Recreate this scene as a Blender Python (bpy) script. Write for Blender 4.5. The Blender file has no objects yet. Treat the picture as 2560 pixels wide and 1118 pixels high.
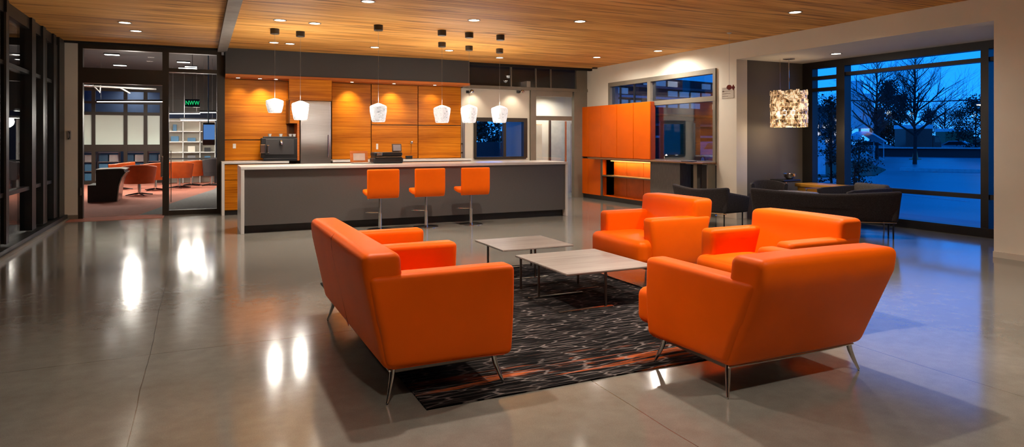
import bpy, bmesh, math, random
from math import sin, cos, pi, radians as R
from mathutils import Vector as V, Matrix
random.seed(7)
C = bpy.context.scene.collection
S = bpy.context.scene

# ------------------------------------------------------------ camera model
F = 1653.0; HZ = 350.0; EYE = 1.4; YAW = R(25.26)
sn, cs = sin(YAW), cos(YAW)
def ray(px):
    r = (px-1280)/F
    return r*cs+sn, -r*sn+cs
def onY(px, Y): a, b = ray(px); return a/b*Y
def onX(px, X): a, b = ray(px); return b/a*X
def dep(X, Y): return X*sn+Y*cs
def zat(py, X, Y): return EYE-(py-HZ)*dep(X, Y)/F
def gnd(px, py, z=0.0):
    d = (EYE-z)*F/(py-HZ); a, b = ray(px); return a*d, b*d
def atd(px, d): a, b = ray(px); return a*d, b*d

cam = bpy.data.cameras.new('camera'); co = bpy.data.objects.new('camera', cam); C.objects.link(co)
co.location = (0, 0, EYE); co.rotation_euler = (pi/2, 0, -YAW)
cam.sensor_width = 36; cam.lens = 36*F/2560; cam.shift_y = -(559-HZ)/2560; cam.clip_end = 500
S.camera = co
S.view_settings.view_transform = 'Standard'; S.view_settings.look = 'None'
S.view_settings.gamma = 1; S.view_settings.exposure = 0.12

# ------------------------------------------------------------ materials
def newmat(name):
    m = bpy.data.materials.new(name); m.use_nodes = True
    nt = m.node_tree; b = nt.nodes['Principled BSDF']
    return m, nt, b
def coords(nt, scale=(1, 1, 1), kind='Object'):
    t = nt.nodes.new('ShaderNodeTexCoord'); mp = nt.nodes.new('ShaderNodeMapping')
    mp.inputs['Scale'].default_value = scale
    nt.links.new(t.outputs[kind], mp.inputs['Vector']); return mp.outputs['Vector']
def noise(nt, vec, scale, detail=3, rough=.5, dist=0):
    n = nt.nodes.new('ShaderNodeTexNoise'); n.inputs['Scale'].default_value = scale
    n.inputs['Detail'].default_value = detail; n.inputs['Roughness'].default_value = rough
    n.inputs['Distortion'].default_value = dist
    nt.links.new(vec, n.inputs['Vector']); return n.outputs['Fac']
def ramp(nt, fac, stops):
    r = nt.nodes.new('ShaderNodeValToRGB'); e = r.color_ramp.elements
    e[0].position, e[0].color = stops[0][0], (*stops[0][1], 1)
    e[1].position, e[1].color = stops[-1][0], (*stops[-1][1], 1)
    for p, c in stops[1:-1]:
        k = e.new(p); k.color = (*c, 1)
    nt.links.new(fac, r.inputs['Fac']); return r.outputs['Color']
def bump(nt, b, h, s=.2, d=.01):
    n = nt.nodes.new('ShaderNodeBump'); n.inputs['Strength'].default_value = s; n.inputs['Distance'].default_value = d
    nt.links.new(h, n.inputs['Height']); nt.links.new(n.outputs['Normal'], b.inputs['Normal'])
def mixc(nt, fac, a, b):
    m = nt.nodes.new('ShaderNodeMix'); m.data_type = 'RGBA'
    nt.links.new(fac, m.inputs['Factor'])
    for s, v in (('A', a), ('B', b)):
        i = [k for k in m.inputs if k.name == s and k.type == 'RGBA'][0]
        if isinstance(v, tuple): i.default_value = (*v, 1)
        else: nt.links.new(v, i)
    return [o for o in m.outputs if o.type == 'RGBA'][0]
def mth(nt, op, a, b=None):
    m = nt.nodes.new('ShaderNodeMath'); m.operation = op
    for i, v in enumerate((a, b)):
        if v is None: continue
        if isinstance(v, (int, float)): m.inputs[i].default_value = v
        else: nt.links.new(v, m.inputs[i])
    return m.outputs[0]
def plain(name, col, rough=.5, metal=0, var=.12, ns=6, bs=0, scale=(1, 1, 1), spec=.5, bscale=200):
    m, nt, b = newmat(name)
    v = coords(nt, scale)
    n = noise(nt, v, ns)
    lo = tuple(c*(1-var) for c in col); hi = tuple(min(1, c*(1+var)) for c in col)
    nt.links.new(ramp(nt, n, [(.3, lo), (.7, hi)]), b.inputs['Base Color'])
    b.inputs['Roughness'].default_value = rough; b.inputs['Metallic'].default_value = metal
    b.inputs['Specular IOR Level'].default_value = spec
    if bs: bump(nt, b, noise(nt, v, bscale, 2), bs, .002)
    return m
def emis(name, col, st):
    m, nt, b = newmat(name)
    b.inputs['Base Color'].default_value = (*col, 1)
    b.inputs['Emission Color'].default_value = (*col, 1); b.inputs['Emission Strength'].default_value = st
    return m
def glass(name, tint=(1, 1, 1), refl=1.0):
    # thin architectural pane: clear straight through, mirror by Fresnel
    m, nt, b = newmat(name); nt.nodes.remove(b)
    out = nt.nodes['Material Output']
    t = nt.nodes.new('ShaderNodeBsdfTransparent'); t.inputs[0].default_value = (*tint, 1)
    g = nt.nodes.new('ShaderNodeBsdfGlossy'); g.inputs['Roughness'].default_value = 0.01
    fr = nt.nodes.new('ShaderNodeFresnel'); fr.inputs['IOR'].default_value = 1.5
    f = mth(nt, 'MULTIPLY', fr.outputs[0], 1.6*refl)
    n = nt.nodes.new('ShaderNodeTexNoise'); n.inputs['Scale'].default_value = .8
    f2 = mth(nt, 'MULTIPLY', f, mth(nt, 'ADD', mth(nt, 'MULTIPLY', n.outputs['Fac'], .2), .9))
    mx = nt.nodes.new('ShaderNodeMixShader')
    nt.links.new(f2, mx.inputs[0]); nt.links.new(t.outputs[0], mx.inputs[1]); nt.links.new(g.outputs[0], mx.inputs[2])
    nt.links.new(mx.outputs[0], out.inputs[0]); return m
def wood(name, cols, axis='X', fine=26, rough=.4, stretch=.35, coarse=3.0, bs=.05, gap=None, gapcol=(.30, .125, .035)):
    # grain runs along `axis`; cols = list of 3 colours dark to light
    m, nt, b = newmat(name)
    sc = {'X': (stretch, fine, fine), 'Y': (fine, stretch, fine), 'Z': (fine, fine, stretch)}[axis]
    v = coords(nt, sc); n1 = noise(nt, v, 1.0, 5, .62, .6)
    sc2 = tuple(a/fine*coarse if a == fine else a*.8 for a in sc)
    n2 = noise(nt, coords(nt, sc2), 1.0, 3, .5, .3)
    f = mth(nt, 'ADD', mth(nt, 'MULTIPLY', n1, .6), mth(nt, 'MULTIPLY', n2, .4))
    col = ramp(nt, f, [(.36, cols[0]), (.5, cols[1]), (.64, cols[2])])
    if gap:
        n3 = noise(nt, coords(nt, tuple(a*gap if a == fine else a*1.6 for a in sc)), 1.0, 1.5, .5, .15)
        g = ramp(nt, n3, [(.35, (1, 1, 1)), (.42, (0, 0, 0))])
        col = mixc(nt, mth(nt, 'MULTIPLY', g, .8), col, gapcol)
    nt.links.new(col, b.inputs['Base Color']); b.inputs['Roughness'].default_value = rough; b.inputs['Specular IOR Level'].default_value = .22
    bump(nt, b, n1, bs, .003)
    return m

M = {}
# polished concrete, with its saw-cut joints
m, nt, b = newmat('polished_concrete')
v = coords(nt)
n1 = noise(nt, v, .55, 5, .6, .4); n2 = noise(nt, v, 9, 4, .6); n3 = noise(nt, v, 160, 2)
f = mth(nt, 'ADD', mth(nt, 'ADD', mth(nt, 'MULTIPLY', n1, .45), mth(nt, 'MULTIPLY', n2, .30)), mth(nt, 'MULTIPLY', n3, .25))
col = ramp(nt, f, [(.36, (.150, .139, .118)), (.5, (.192, .180, .155)), (.64, (.238, .224, .196))])
sep = nt.nodes.new('ShaderNodeSeparateXYZ'); nt.links.new(v, sep.inputs[0])
wob = mth(nt, 'MULTIPLY', mth(nt, 'SUBTRACT', noise(nt, v, 1.1, 3), .5), .035)
j = None
for ax, a in (('X', -.3), ('X', 2.05), ('X', 4.05), ('X', 5.55), ('Y', 4.9), ('Y', 8.1), ('Y', 11.9), ('Y', 1.2)):
    c = mth(nt, 'LESS_THAN', mth(nt, 'ABSOLUTE', mth(nt, 'SUBTRACT', mth(nt, 'ADD', sep.outputs[ax], wob), a)), .0026)
    j = c if j is None else mth(nt, 'MAXIMUM', j, c)
col = mixc(nt, mth(nt, 'MULTIPLY', j, .75), col, (.03, .026, .022))
nt.links.new(col, b.inputs['Base Color'])
rr = nt.nodes.new('ShaderNodeMapRange'); nt.links.new(n1, rr.inputs[0])
rr.inputs[1].default_value = .3; rr.inputs[2].default_value = .7; rr.inputs[3].default_value = .09; rr.inputs[4].default_value = .17
nt.links.new(rr.outputs[0], b.inputs['Roughness'])
b.inputs['IOR'].default_value = 1.8
bump(nt, b, n1, .06, .02)
M['floor'] = m
M['ceil'] = wood('ceiling_wood', [(.42, .175, .035), (.76, .37, .090), (.93, .54, .185)], 'X', 30, .62, .5, 2.2, .05, gap=.42)
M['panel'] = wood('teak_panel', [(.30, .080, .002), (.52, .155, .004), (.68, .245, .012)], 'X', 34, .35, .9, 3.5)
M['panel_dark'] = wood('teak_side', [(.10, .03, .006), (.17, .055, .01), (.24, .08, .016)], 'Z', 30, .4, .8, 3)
M['lip'] = wood('lip_wood', [(.35, .09, .015), (.5, .14, .03), (.62, .2, .05)], 'X', 40, .35, .9, 3)
M['leather'] = plain('orange_leather', (.90, .125, .0004), .48, 0, .05, 3, .12, spec=.15, bscale=350)
M['piping'] = plain('leather_piping', (.55, .06, .004), .5)
M['chrome'] = plain('polished_chrome', (.75, .74, .72), .12, 1, .04, 3)
M['steel'] = plain('brushed_steel', (.50, .48, .46), .30, 1, .08, 3, .1, (1, 1, 40))
M['steel_dark'] = plain('dark_steel', (.20, .17, .15), .32, 1, .1, 3)
M['wall'] = plain('cream_paint', (.76, .71, .60), .75, 0, .03, 2, .05)
M['wall_white'] = plain('white_paint', (.62, .57, .48), .75, 0, .03, 2)
M['taupe'] = plain('taupe_paint', (.13, .115, .095), .75, 0, .05, 2)
M['soffit'] = plain('grey_soffit', (.034, .031, .029), .6, 0, .06, 2)
M['frame'] = plain('bronze_frame', (.035, .027, .020), .4, .3, .1, 4)
M['frame_taupe'] = plain('taupe_frame', (.19, .165, .125), .45, .1, .08, 4)
M['frame_blue'] = plain('anodised_frame', (.03, .028, .027), .35, .4, .1, 4)
M['frame_grey'] = plain('grey_mullion', (.11, .105, .098), .35, .5, .1, 4)
M['black'] = plain('black_plastic', (.012, .012, .014), .35, 0, .1, 4)
M['blackgap'] = plain('black_shadow_gap', (.006, .005, .005), .8)
M['skyblock'] = plain('sky_block_black', (.012, .014, .014), .8)  # black stands for the unlit dark beyond the left glass
M['glass'] = glass('clear_glass', (1, 1, 1), .34)
M['glass_bay'] = glass('bay_glass', (1, 1, 1), .02)
M['glass_mirror'] = glass('reflective_glass', (.9, .93, .96), .45)
M['glass_dark'] = glass('grey_glass', (.55, .58, .6), 1.3)
M['quartz'] = plain('white_quartz', (.70, .68, .64), .22, 0, .04, 5)
M['island'] = plain('grey_laminate', (.105, .097, .092), .4, 0, .06, 30, .1, (1, 1, 4))
M['kick'] = plain('toe_kick', (.025, .023, .021), .5)
M['orange_lam'] = plain('orange_laminate', (.78, .125, .0006), .4, 0, .04, 3, spec=.2)
M['charcoal_lam'] = plain('grey_grain_laminate', (.12, .112, .105), .5, 0, .25, 8, 0, (12, 12, 1))
M['worktop'] = wood('worktop_wood', [(.10, .05, .025), (.2, .1, .05), (.3, .16, .08)], 'Y', 30, .3)
M['tabletop'] = wood('grey_oak', [(.20, .17, .145), (.29, .25, .22), (.36, .32, .28)], 'X', 40, .38, 1.2, 5)
M['fabric'] = plain('charcoal_wool', (.034, .029, .031), .95, 0, .55, 70, .7, (1, 1, 2.2), bscale=260)
M['fabric_in'] = plain('grey_wool', (.10, .092, .09), .95, 0, .25, 60, .3)
M['white'] = plain('white_plastic', (.8, .8, .78), .4)
M['yellow'] = wood('yellow_maple', [(.45, .19, .02), (.62, .29, .035), (.75, .4, .07)], 'Y', 16, .35)
M['screen'] = plain('pale_screen', (.55, .42, .36), .3)
M['bulb'] = emis('lamp_glow', (1, .87, .70), 14)
M['bulb_w'] = emis('lamp_glow_white', (1, .95, .86), 7)
M['warmtube'] = emis('warm_strip', (1, .50, .10), 3.0)
M['dusty_red'] = plain('red_brown_paint', (.20, .03, .02), .4)
# rug
m, nt, b = newmat('woven_rug')
v = coords(nt, (2.2, 40, 1)); n = noise(nt, v, 1, 3, .6, .8)
base = ramp(nt, n, [(.42, (.0006, .0006, .0008)), (.54, (.002, .0018, .002)), (.68, (.009, .0075, .008))])
def vor(sc, th0, th1, amt):
    vv_ = coords(nt, sc); nz = nt.nodes.new('ShaderNodeTexNoise'); nz.inputs['Scale'].default_value = .9; nz.inputs['Detail'].default_value = 3
    nt.links.new(vv_, nz.inputs['Vector'])
    vm = nt.nodes.new('ShaderNodeVectorMath'); vm.operation = 'MULTIPLY_ADD'; vm.inputs[1].default_value = (amt, amt, 0)
    nt.links.new(nz.outputs['Color'], vm.inputs[0]); nt.links.new(vv_, vm.inputs[2])
    vo = nt.nodes.new('ShaderNodeTexVoronoi'); vo.voronoi_dimensions = '2D'; vo.feature = 'DISTANCE_TO_EDGE'; vo.inputs['Scale'].default_value = 1; vo.inputs['Randomness'].default_value = .9
    nt.links.new(vm.outputs[0], vo.inputs['Vector'])
    return ramp(nt, vo.outputs['Distance'], [(th0, (1, 1, 1)), (th1, (0, 0, 0))])
line = vor((4.0, 22, 1), .022, .07, .9); line2 = vor((2.2, 44, 1), .02, .08, 1.2)
ll = mth(nt, 'MAXIMUM', line, mth(nt, 'MULTIPLY', line2, .35))
brk = ramp(nt, noise(nt, coords(nt, (3, 7, 1)), 1, 3), [(.34, (.06, .06, .06)), (.56, (1, 1, 1))])
sp = nt.nodes.new('ShaderNodeSeparateXYZ'); nt.links.new(coords(nt), sp.inputs[0])
# orange band woven near the front edge of the rug
band = mth(nt, 'SUBTRACT', 1.0, mth(nt, 'MULTIPLY', mth(nt, 'ABSOLUTE', mth(nt, 'SUBTRACT', sp.outputs['Y'], .24)), 5.5))
bn = noise(nt, coords(nt, (1.1, 22, 1)), 1, 5, .65, 1.0)
bx_ = noise(nt, coords(nt, (.9, 1.5, 1)), 1, 2)
of = ramp(nt, mth(nt, 'ADD', mth(nt, 'MULTIPLY', mth(nt, 'MAXIMUM', band, -.8), .13), mth(nt, 'ADD', mth(nt, 'MULTIPLY', bn, .8), mth(nt, 'MULTIPLY', bx_, .45))), [(.71, (0, 0, 0)), (.79, (1, 1, 1))])
col = mixc(nt, mth(nt, 'MULTIPLY', of, .85), base, (.42, .085, .015))
bn2 = noise(nt, coords(nt, (1.1, 7, 1)), 1, 3, .5, .4)
of2 = ramp(nt, bn2, [(.66, (0, 0, 0)), (.74, (1, 1, 1))])
col = mixc(nt, mth(nt, 'MULTIPLY', of2, .6), col, (.26, .065, .02))
col = mixc(nt, mth(nt, 'MULTIPLY', mth(nt, 'MULTIPLY', ll, brk), .62), col, (.26, .22, .205))
nt.links.new(col, b.inputs['Base Color']); b.inputs['Roughness'].default_value = 1; b.inputs['Specular IOR Level'].default_value = .08
bump(nt, b, n, .8, .006); M['rug'] = m
# exterior
M['asphalt'] = plain('wet_asphalt', (.15, .16, .17), .38, 0, .35, .25, .1, (1, .3, 1))
M['kerb'] = plain('pale_kerb', (.5, .5, .5), .7)
M['grass'] = plain('grass_blades', (.03, .06, .018), .9, 0, .4, 5)
M['bark'] = plain('dark_bark', (.03, .022, .018), .9, 0, .3, 12)
M['leaf'] = plain('evergreen_leaf', (.018, .03, .014), .8, 0, .5, 3)
M['ext_white'] = plain('white_cladding', (.8, .8, .8), .5)
M['ext_grey'] = plain('grey_cladding', (.2, .2, .21), .6)
M['ext_dark'] = plain('dark_cladding', (.02, .02, .022), .5)
M['red'] = plain('red_paint', (.35, .03, .02), .4)
M['cone'] = plain('cone_orange', (.9, .2, .03), .5)
M['carblue'] = plain('silver_car_paint', (.26, .28, .31), .2, .3)
M['carglass'] = plain('tinted_glass', (.02, .02, .02), .05)
M['tyre'] = plain('tyre_rubber', (.01, .01, .01), .8)
# lounge beyond
M['carpet_red'] = plain('rust_carpet', (.36, .12, .075), .9, 0, .12, 10, .2)
M['carpet_grey'] = plain('grey_carpet', (.17, .165, .16), .9, 0, .2, 22, .3)
M['frost'] = plain('frosted_panel', (.66, .80, .72), .3, 0, .05, 1)
M['bluebox'] = plain('blue_crate', (.06, .17, .30), .5)
M['lounge_leather'] = plain('rust_orange_upholstery', (.50, .085, .008), .5)

# ------------------------------------------------------------ mesh helpers
JIT = [0, 0]      # frame members overlap at the joints: keep their faces a hair apart
def bx(bm, x0, x1, y0, y1, z0, z1, bev=0):
    if JIT[0]:
        JIT[1] = (JIT[1]+1) % 7; e = .0006*JIT[1]; x0 -= e; y0 -= e; x1 += e; y1 += e; z1 += e
    vs = [bm.verts.new((x, y, z)) for x in (x0, x1) for y in (y0, y1) for z in (z0, z1)]
    fs = [bm.faces.new([vs[i] for i in q]) for q in ((0, 1, 3, 2), (4, 6, 7, 5), (0, 4, 5, 1), (2, 3, 7, 6), (0, 2, 6, 4), (1, 5, 7, 3))]
    if bev:
        es = list({e for f in fs for e in f.edges})
        bmesh.ops.bevel(bm, geom=es, offset=bev, segments=2, affect='EDGES', profile=.5)
def cyl(bm, x, y, z0, z1, r0, r1=None, n=20):
    r1 = r0 if r1 is None else r1
    lathe(bm, x, y, [(0, z0), (r0, z0), (r1, z1), (0, z1)], n)
def lathe(bm, x, y, prof, n=24):
    rings = []
    for r, z in prof:
        if r < 1e-6: rings.append([bm.verts.new((x, y, z))])
        else: rings.append([bm.verts.new((x+r*cos(2*pi*k/n), y+r*sin(2*pi*k/n), z)) for k in range(n)])
    for a, b_ in zip(rings, rings[1:]):
        for k in range(n):
            k2 = (k+1) % n
            if len(a) == 1 and len(b_) == 1: continue
            if len(a) == 1: bm.faces.new((a[0], b_[k2], b_[k]))
            elif len(b_) == 1: bm.faces.new((a[k], a[k2], b_[0]))
            else: bm.faces.new((a[k], a[k2], b_[k2], b_[k]))
def tube(bm, pts, rs, n=10):
    if isinstance(rs, (int, float)): rs = [rs]*len(pts)
    pts = [V(p) for p in pts]; rings = []
    for i, p in enumerate(pts):
        t = (pts[min(i+1, len(pts)-1)]-pts[max(i-1, 0)]).normalized()
        a = t.cross(V((0, 0, 1)));
        if a.length < 1e-3: a = t.cross(V((0, 1, 0)))
        a.normalize(); b_ = t.cross(a)
        rings.append([bm.verts.new(p+(a*cos(2*pi*k/n)+b_*sin(2*pi*k/n))*rs[i]) for k in range(n)])
    for a, b_ in zip(rings, rings[1:]):
        for k in range(n): bm.faces.new((a[k], a[(k+1) % n], b_[(k+1) % n], b_[k]))
    bm.faces.new(rings[0][::-1]); bm.faces.new(rings[-1])
def prism(bm, poly, a0, a1, axis='X', bev=0):
    def P(u, w, a): return {'X': (a, u, w), 'Y': (u, a, w), 'Z': (u, w, a)}[axis]
    A = [bm.verts.new(P(u, w, a0)) for u, w in poly]; B = [bm.verts.new(P(u, w, a1)) for u, w in poly]
    fs = [bm.faces.new(A), bm.faces.new(B[::-1])]
    n = len(poly)
    for i in range(n): fs.append(bm.faces.new((A[i], B[i], B[(i+1) % n], A[(i+1) % n])))
    if bev:
        es = list({e for f in fs for e in f.edges})
        bmesh.ops.bevel(bm, geom=es, offset=bev, segments=3, affect='EDGES', profile=.5)
def rbox(bm, x0, x1, y0, y1, z0, z1, r, deform=None, n=6, bulge=0):
    """soft rounded box; deform maps a point to a point"""
    c = V(((x0+x1)/2, (y0+y1)/2, (z0+z1)/2)); h = [(x1-x0)/2, (y1-y0)/2, (z1-z0)/2]
    def ax(hh):
        e = [-hh, -hh+r*.12, -hh+r*.3, -hh+r*.6, -hh+r]
        mid = [(-hh+r)+(2*(hh-r))*k/n for k in range(1, n)]
        return e+mid+[-v_ for v_ in e[::-1]]
    A = [ax(k) for k in h]; cache = {}
    def vert(p):
        k = tuple(round(q, 6) for q in p)
        if k in cache: return cache[k]
        inn = V([max(-h[i]+r, min(h[i]-r, p[i])) for i in range(3)]); d = V(p)-inn
        q = inn+d.normalized()*r if d.length > 1e-9 else V(p)
        if bulge:
            u = [abs(p[i])/h[i] for i in range(3)]
            top = (1-u[0]**3)*(1-u[1]**3)*bulge
            if u[2] > .6: q.z += math.copysign(top, p[2])
            sd = (1-u[0]**3)*(1-u[2]**2)*bulge*.6
            if u[1] > .6: q.y += math.copysign(sd, p[1])
        q = q+c
        if deform: q = V(deform(q))
        cache[k] = bm.verts.new(q); return cache[k]
    for i in range(3):
        j_, k_ = (i+1) % 3, (i+2) % 3
        for s in (-1, 1):
            for a in range(len(A[j_])-1):
                for b_ in range(len(A[k_])-1):
                    q = []
                    for da, db in ((0, 0), (1, 0), (1, 1), (0, 1)):
                        p = [0, 0, 0]; p[i] = s*h[i]; p[j_] = A[j_][a+da]; p[k_] = A[k_][b_+db]
                        q.append(vert(p))
                    if s < 0: q.reverse()
                    try: bm.faces.new(q)
                    except ValueError: pass
def obj(name, bm, mt, parent=None, smooth=False, loc=None):
    bmesh.ops.recalc_face_normals(bm, faces=bm.faces[:])
    me = bpy.data.meshes.new(name); bm.to_mesh(me); bm.free()
    me.materials.append(mt)
    if smooth:
        me.shade_smooth()
        me.set_sharp_from_angle(angle=R(38))
    o = bpy.data.objects.new(name, me); C.objects.link(o)
    if parent: o.parent = parent
    if loc: o.location = loc
    return o
def B(): return bmesh.new()
def tag(o, label, cat, group=None, kind=None):
    o['label'] = label; o['category'] = cat
    if group: o['group'] = group
    if kind: o['kind'] = kind
    return o
def thing(name, label, cat, loc=(0, 0, 0), rz=0, group=None):
    o = bpy.data.objects.new(name, None); C.objects.link(o)
    o.location = loc; o.rotation_euler = (0, 0, rz); o.empty_display_size = .1
    return tag(o, label, cat, group)
def struct(name, bm, mt, parent=None, smooth=False):
    o = obj(name, bm, mt, parent, smooth)
    if not parent: o['kind'] = 'structure'
    return o
def kids(o): return [c for c in bpy.data.objects if c.parent == o]
def dup(root, loc=None, rz=None, label=None, group=None):
    r = root.copy(); C.objects.link(r)
    if loc: r.location = loc
    if rz is not None: r.rotation_euler = (0, 0, rz)
    if label: r['label'] = label
    if group: r['group'] = group
    for ch in kids(root):
        c = ch.copy(); C.objects.link(c); c.parent = r
        for g in kids(ch):
            d = g.copy(); C.objects.link(d); d.parent = c
    return r
def box(name, a, mt, parent=None, bev=0):
    bm = B(); bx(bm, *a, bev=bev); return obj(name, bm, mt, parent)
def sbox(name, a, mt, parent=None):
    bm = B(); bx(bm, *a); return struct(name, bm, mt, parent)

# ------------------------------------------------------------ dimensions
XL, XR, YB, YN, ZC = -2.2, 8.6, 13.8, -4.0, 3.13
YK = 13.95          # kitchen back wall
BX, BY0, BY1, BZ = 10.3, 4.7, 8.9, 2.83   # window bay

# ------------------------------------------------------------ shell
bm = B(); bx(bm, XL-.3, XR+.001, YN, YK+.2, -.12, 0); bx(bm, XR+.001, BX+.2, BY0-.1, BY1+.1, -.12, 0)
struct('floor', bm, M['floor'])
sbox('ceiling', (XL-.25, XR+.3, YN, YB-.13, ZC, ZC+.12), M['ceil'])
bm = B(); bx(bm, XL-.25, XR+.3, YB-.13, YK+.4, ZC+.02, ZC+.14); bx(bm, .45, XR, YB-.13, YB-.04, ZC-.055, ZC+.02); bx(bm, XL, .3, YB-.1, YB-.02, ZC-.03, ZC+.02)
struct('trim_1', bm, M['blackgap'])
# beam across the ceiling
sbox('trim_2', (.30, .46, YN, YB-.16, ZC-.07, ZC+.01), plain('beam_grey_paint', (.26, .25, .23), .6))
sbox('wall_near', (XL-.3, XR+.3, YN-.15, YN, 0, ZC+.1), M['wall'])
# right wall with window hole and the bay opening
WY0, WY1, WZ0, WZ1 = 9.40, 12.93, .95, 2.72
ym0 = onX(1500, 8.46)
bm = B()
bx(bm, XR, XR+.25, YN, BY0, 0, ZC+.1); bx(bm, XR, XR+.25, BY0, BY1, BZ, ZC+.1)
bx(bm, XR, XR+.25, BY1, WY0, 0, ZC+.1); bx(bm, XR+.15, XR+.25, WY0, WY1, 0, WZ0); bx(bm, XR, XR+.25, WY0, WY1, WZ0-.02, WZ0); bx(bm, XR, XR+.16, ym0, WY1, 0, WZ0); bx(bm, XR, XR+.25, WY0, WY1, WZ1, ZC+.1)
bx(bm, XR, XR+.25, WY1, YK+.3, 0, ZC+.1)
struct('wall_right', bm, M['wall'])
bm = B(); bx(bm, XR+.252, BX+.15, BY1, BY1+.2, -.1, BZ+.2); struct('wall_bay_far', bm, M['taupe'])
bm = B(); bx(bm, XR+.252, BX+.15, BY0-.2, BY0, -.1, BZ+.2); struct('wall_bay_near', bm, M['taupe'])
bm = B(); bx(bm, XR+.251, BX+.3, BY0-.2, BY1+.2, BZ, BZ+.25); struct('ceiling_bay', bm, M['wall'])
# light metal base strip at foot of the near right wall
sbox('baseboard_right', (XR-.02, XR, YN, BY0, 0, .07), M['wall_white'])

# bay window
JIT[0] = 1
def window_grid(nm, fixedX, ys, zs_by_bay, fw, mt, gmt, y_end, z0, z1, dpt=.12):
    pass
w = B()
x0, x1 = BX-.07, BX+.07
yA, yB_, yC_, yD = 9.0, onX(2110, BX), onX(2471, BX), BY0
yB_ = onX(2110, BX); yC_ = onX(2471, BX)
bx(w, x0, x1, BY0, BY1, BZ-.12, BZ); bx(w, x0-.06, x1, BY0, BY1, 0, .13)
bx(w, x0, x1, BY1-.22, BY1, .13, BZ-.12); bx(w, x0, x1, BY0, BY0+.05, .13, BZ-.12)
bx(w, x0-.02, x1, yB_-.08, yB_+.08, .13, BZ-.12); bx(w, x0-.02, x1, yC_-.05, yC_+.05, .13, BZ-.12)
wf = struct('window_1', w, M['frame_blue'])
z_tr = zat(150, BX, onX(2462, BX)); z_br = zat(487+4, BX, onX(2462, BX))
w = B()
bx(w, x0, x1, BY0+.05, yB_-.08, z_tr-.03, z_tr+.03); bx(w, x0, x1, BY0+.05, yB_-.08, z_br-.04, z_br+.03)
for py in (196, 225):
    z = zat(py, BX, onX(2048, BX)); bx(w, x0, x1, yB_+.08, BY1-.22, z-.03, z+.03)
bx(w, x0, x1, yB_+.08, BY1-.22, z_br-.04, z_br+.03)
obj('window_rail', w, M['frame_blue'], wf)
for a, b_ in ((BY0+.05, yC_-.05), (yC_+.05, yB_-.08), (yB_+.08, BY1-.22)):
    box('window_pane', (BX-.006, BX+.006, a, b_, .13, BZ-.12), M['glass_bay'], wf)

# window above the worktop on the right wall
w = B(); fx0, fx1 = XR-.03, XR+.10; fw = .07
zt = 2.17; ym = onX(1625, XR)
bx(w, fx0, fx1, WY0, WY0+fw, WZ0, WZ1); bx(w, fx0, fx1, WY1-fw, WY1, WZ0, WZ1)
bx(w, fx0, fx1, WY0, WY1, WZ1-.09, WZ1); bx(w, fx0, fx1, WY0, WY1, WZ0, WZ0+.05)
bx(w, fx0, fx1, ym-.05, ym+.05, WZ0, WZ1); bx(w, fx0, fx1, WY0, WY1, zt-.05, zt+.04)
wf2 = struct('window_2', w, M['frame_taupe'])
for a, b_ in ((WY0+fw, ym-.05), (ym+.05, WY1-fw)):
    box('window_pane', (XR+.03, XR+.04, a, b_, WZ0+.05, zt-.05), M['glass_mirror'], wf2)
    box('window_pane', (XR+.03, XR+.04, a, b_, zt+.04, WZ1-.09), M['glass_mirror'], wf2)
w = B()
for py in (1548, 1583): 
    yy = onX(py, XR); bx(w, XR+.02, XR+.05, yy-.012, yy+.012, zt+.04, WZ1-.09)
obj('glazing_bar', w, M['frame_blue'], wf2)

# left curtain wall
w = B()
mull = [(-3.9, .12), (-1.2, .12), (1.6, .12), (4.4, .12), (7.2, .12), (9.6, .10), (10.05, .05), (11.45, .10), (12.2, .10), (13.0, .1)]
for y, hw in mull: bx(w, XL-.12, XL+.05, y-hw, y+hw, .12, ZC)
bx(w, XL-.12, XL+.02, YN, YB, ZC-.16, ZC); bx(w, XL-.12, XL+.10, YN, YB, 0, .09)
for z in (.72, 2.35): bx(w, XL-.06, XL+.02, YN, YB, z-.025, z+.025)
bx(w, XL-.12, XL+.06, 13.3, 13.75, 0, ZC)
wl = struct('window_3', w, plain('dark_curtain_frame', (.016, .018, .018), .4, .2))
w = B()
for y in (9.98, 11.57, 12.32, 13.12): bx(w, XL+.03, XL+.055, y-.012, y+.012, .12, ZC-.16)
obj('mullion_edge', w, M['frame_grey'], wl)
ys = [m_[0] for m_ in mull]+[13.4]; hws = [m_[1] for m_ in mull]+[.1]
for i in range(len(ys)-1):
    box('window_pane', (XL-.03, XL-.02, ys[i]+hws[i], ys[i+1]-hws[i+1], .09, ZC-.16), M['glass'], wl)
JIT[0] = 0
sbox('wall_sky_block', (XL-1.9, XL-1.8, YN-1, YB+.2, -.1, ZC+.5), M['skyblock'])  # dark box added outside the glass to shut out the blue sky
sbox('floor_sky_block', (XL-1.8, XL-.3, YN-1, YB+.2, -.12, -.005), M['skyblock'])
sbox('baseboard_left', (XL+.1, XL+.125, YN, YB, 0, .03), M['frame_taupe'])
bm = B(); bx(bm, XL-1.8, XL-.12, YN-1, YB+.2, ZC, ZC+.1); struct('ceiling_sky_block', bm, M['skyblock'])
bm = B(); bx(bm, XL-1.8, XL-.3, YN-1.1, YN-1, 0, ZC); struct('wall_sky_block_end', bm, M['skyblock'])

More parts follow.
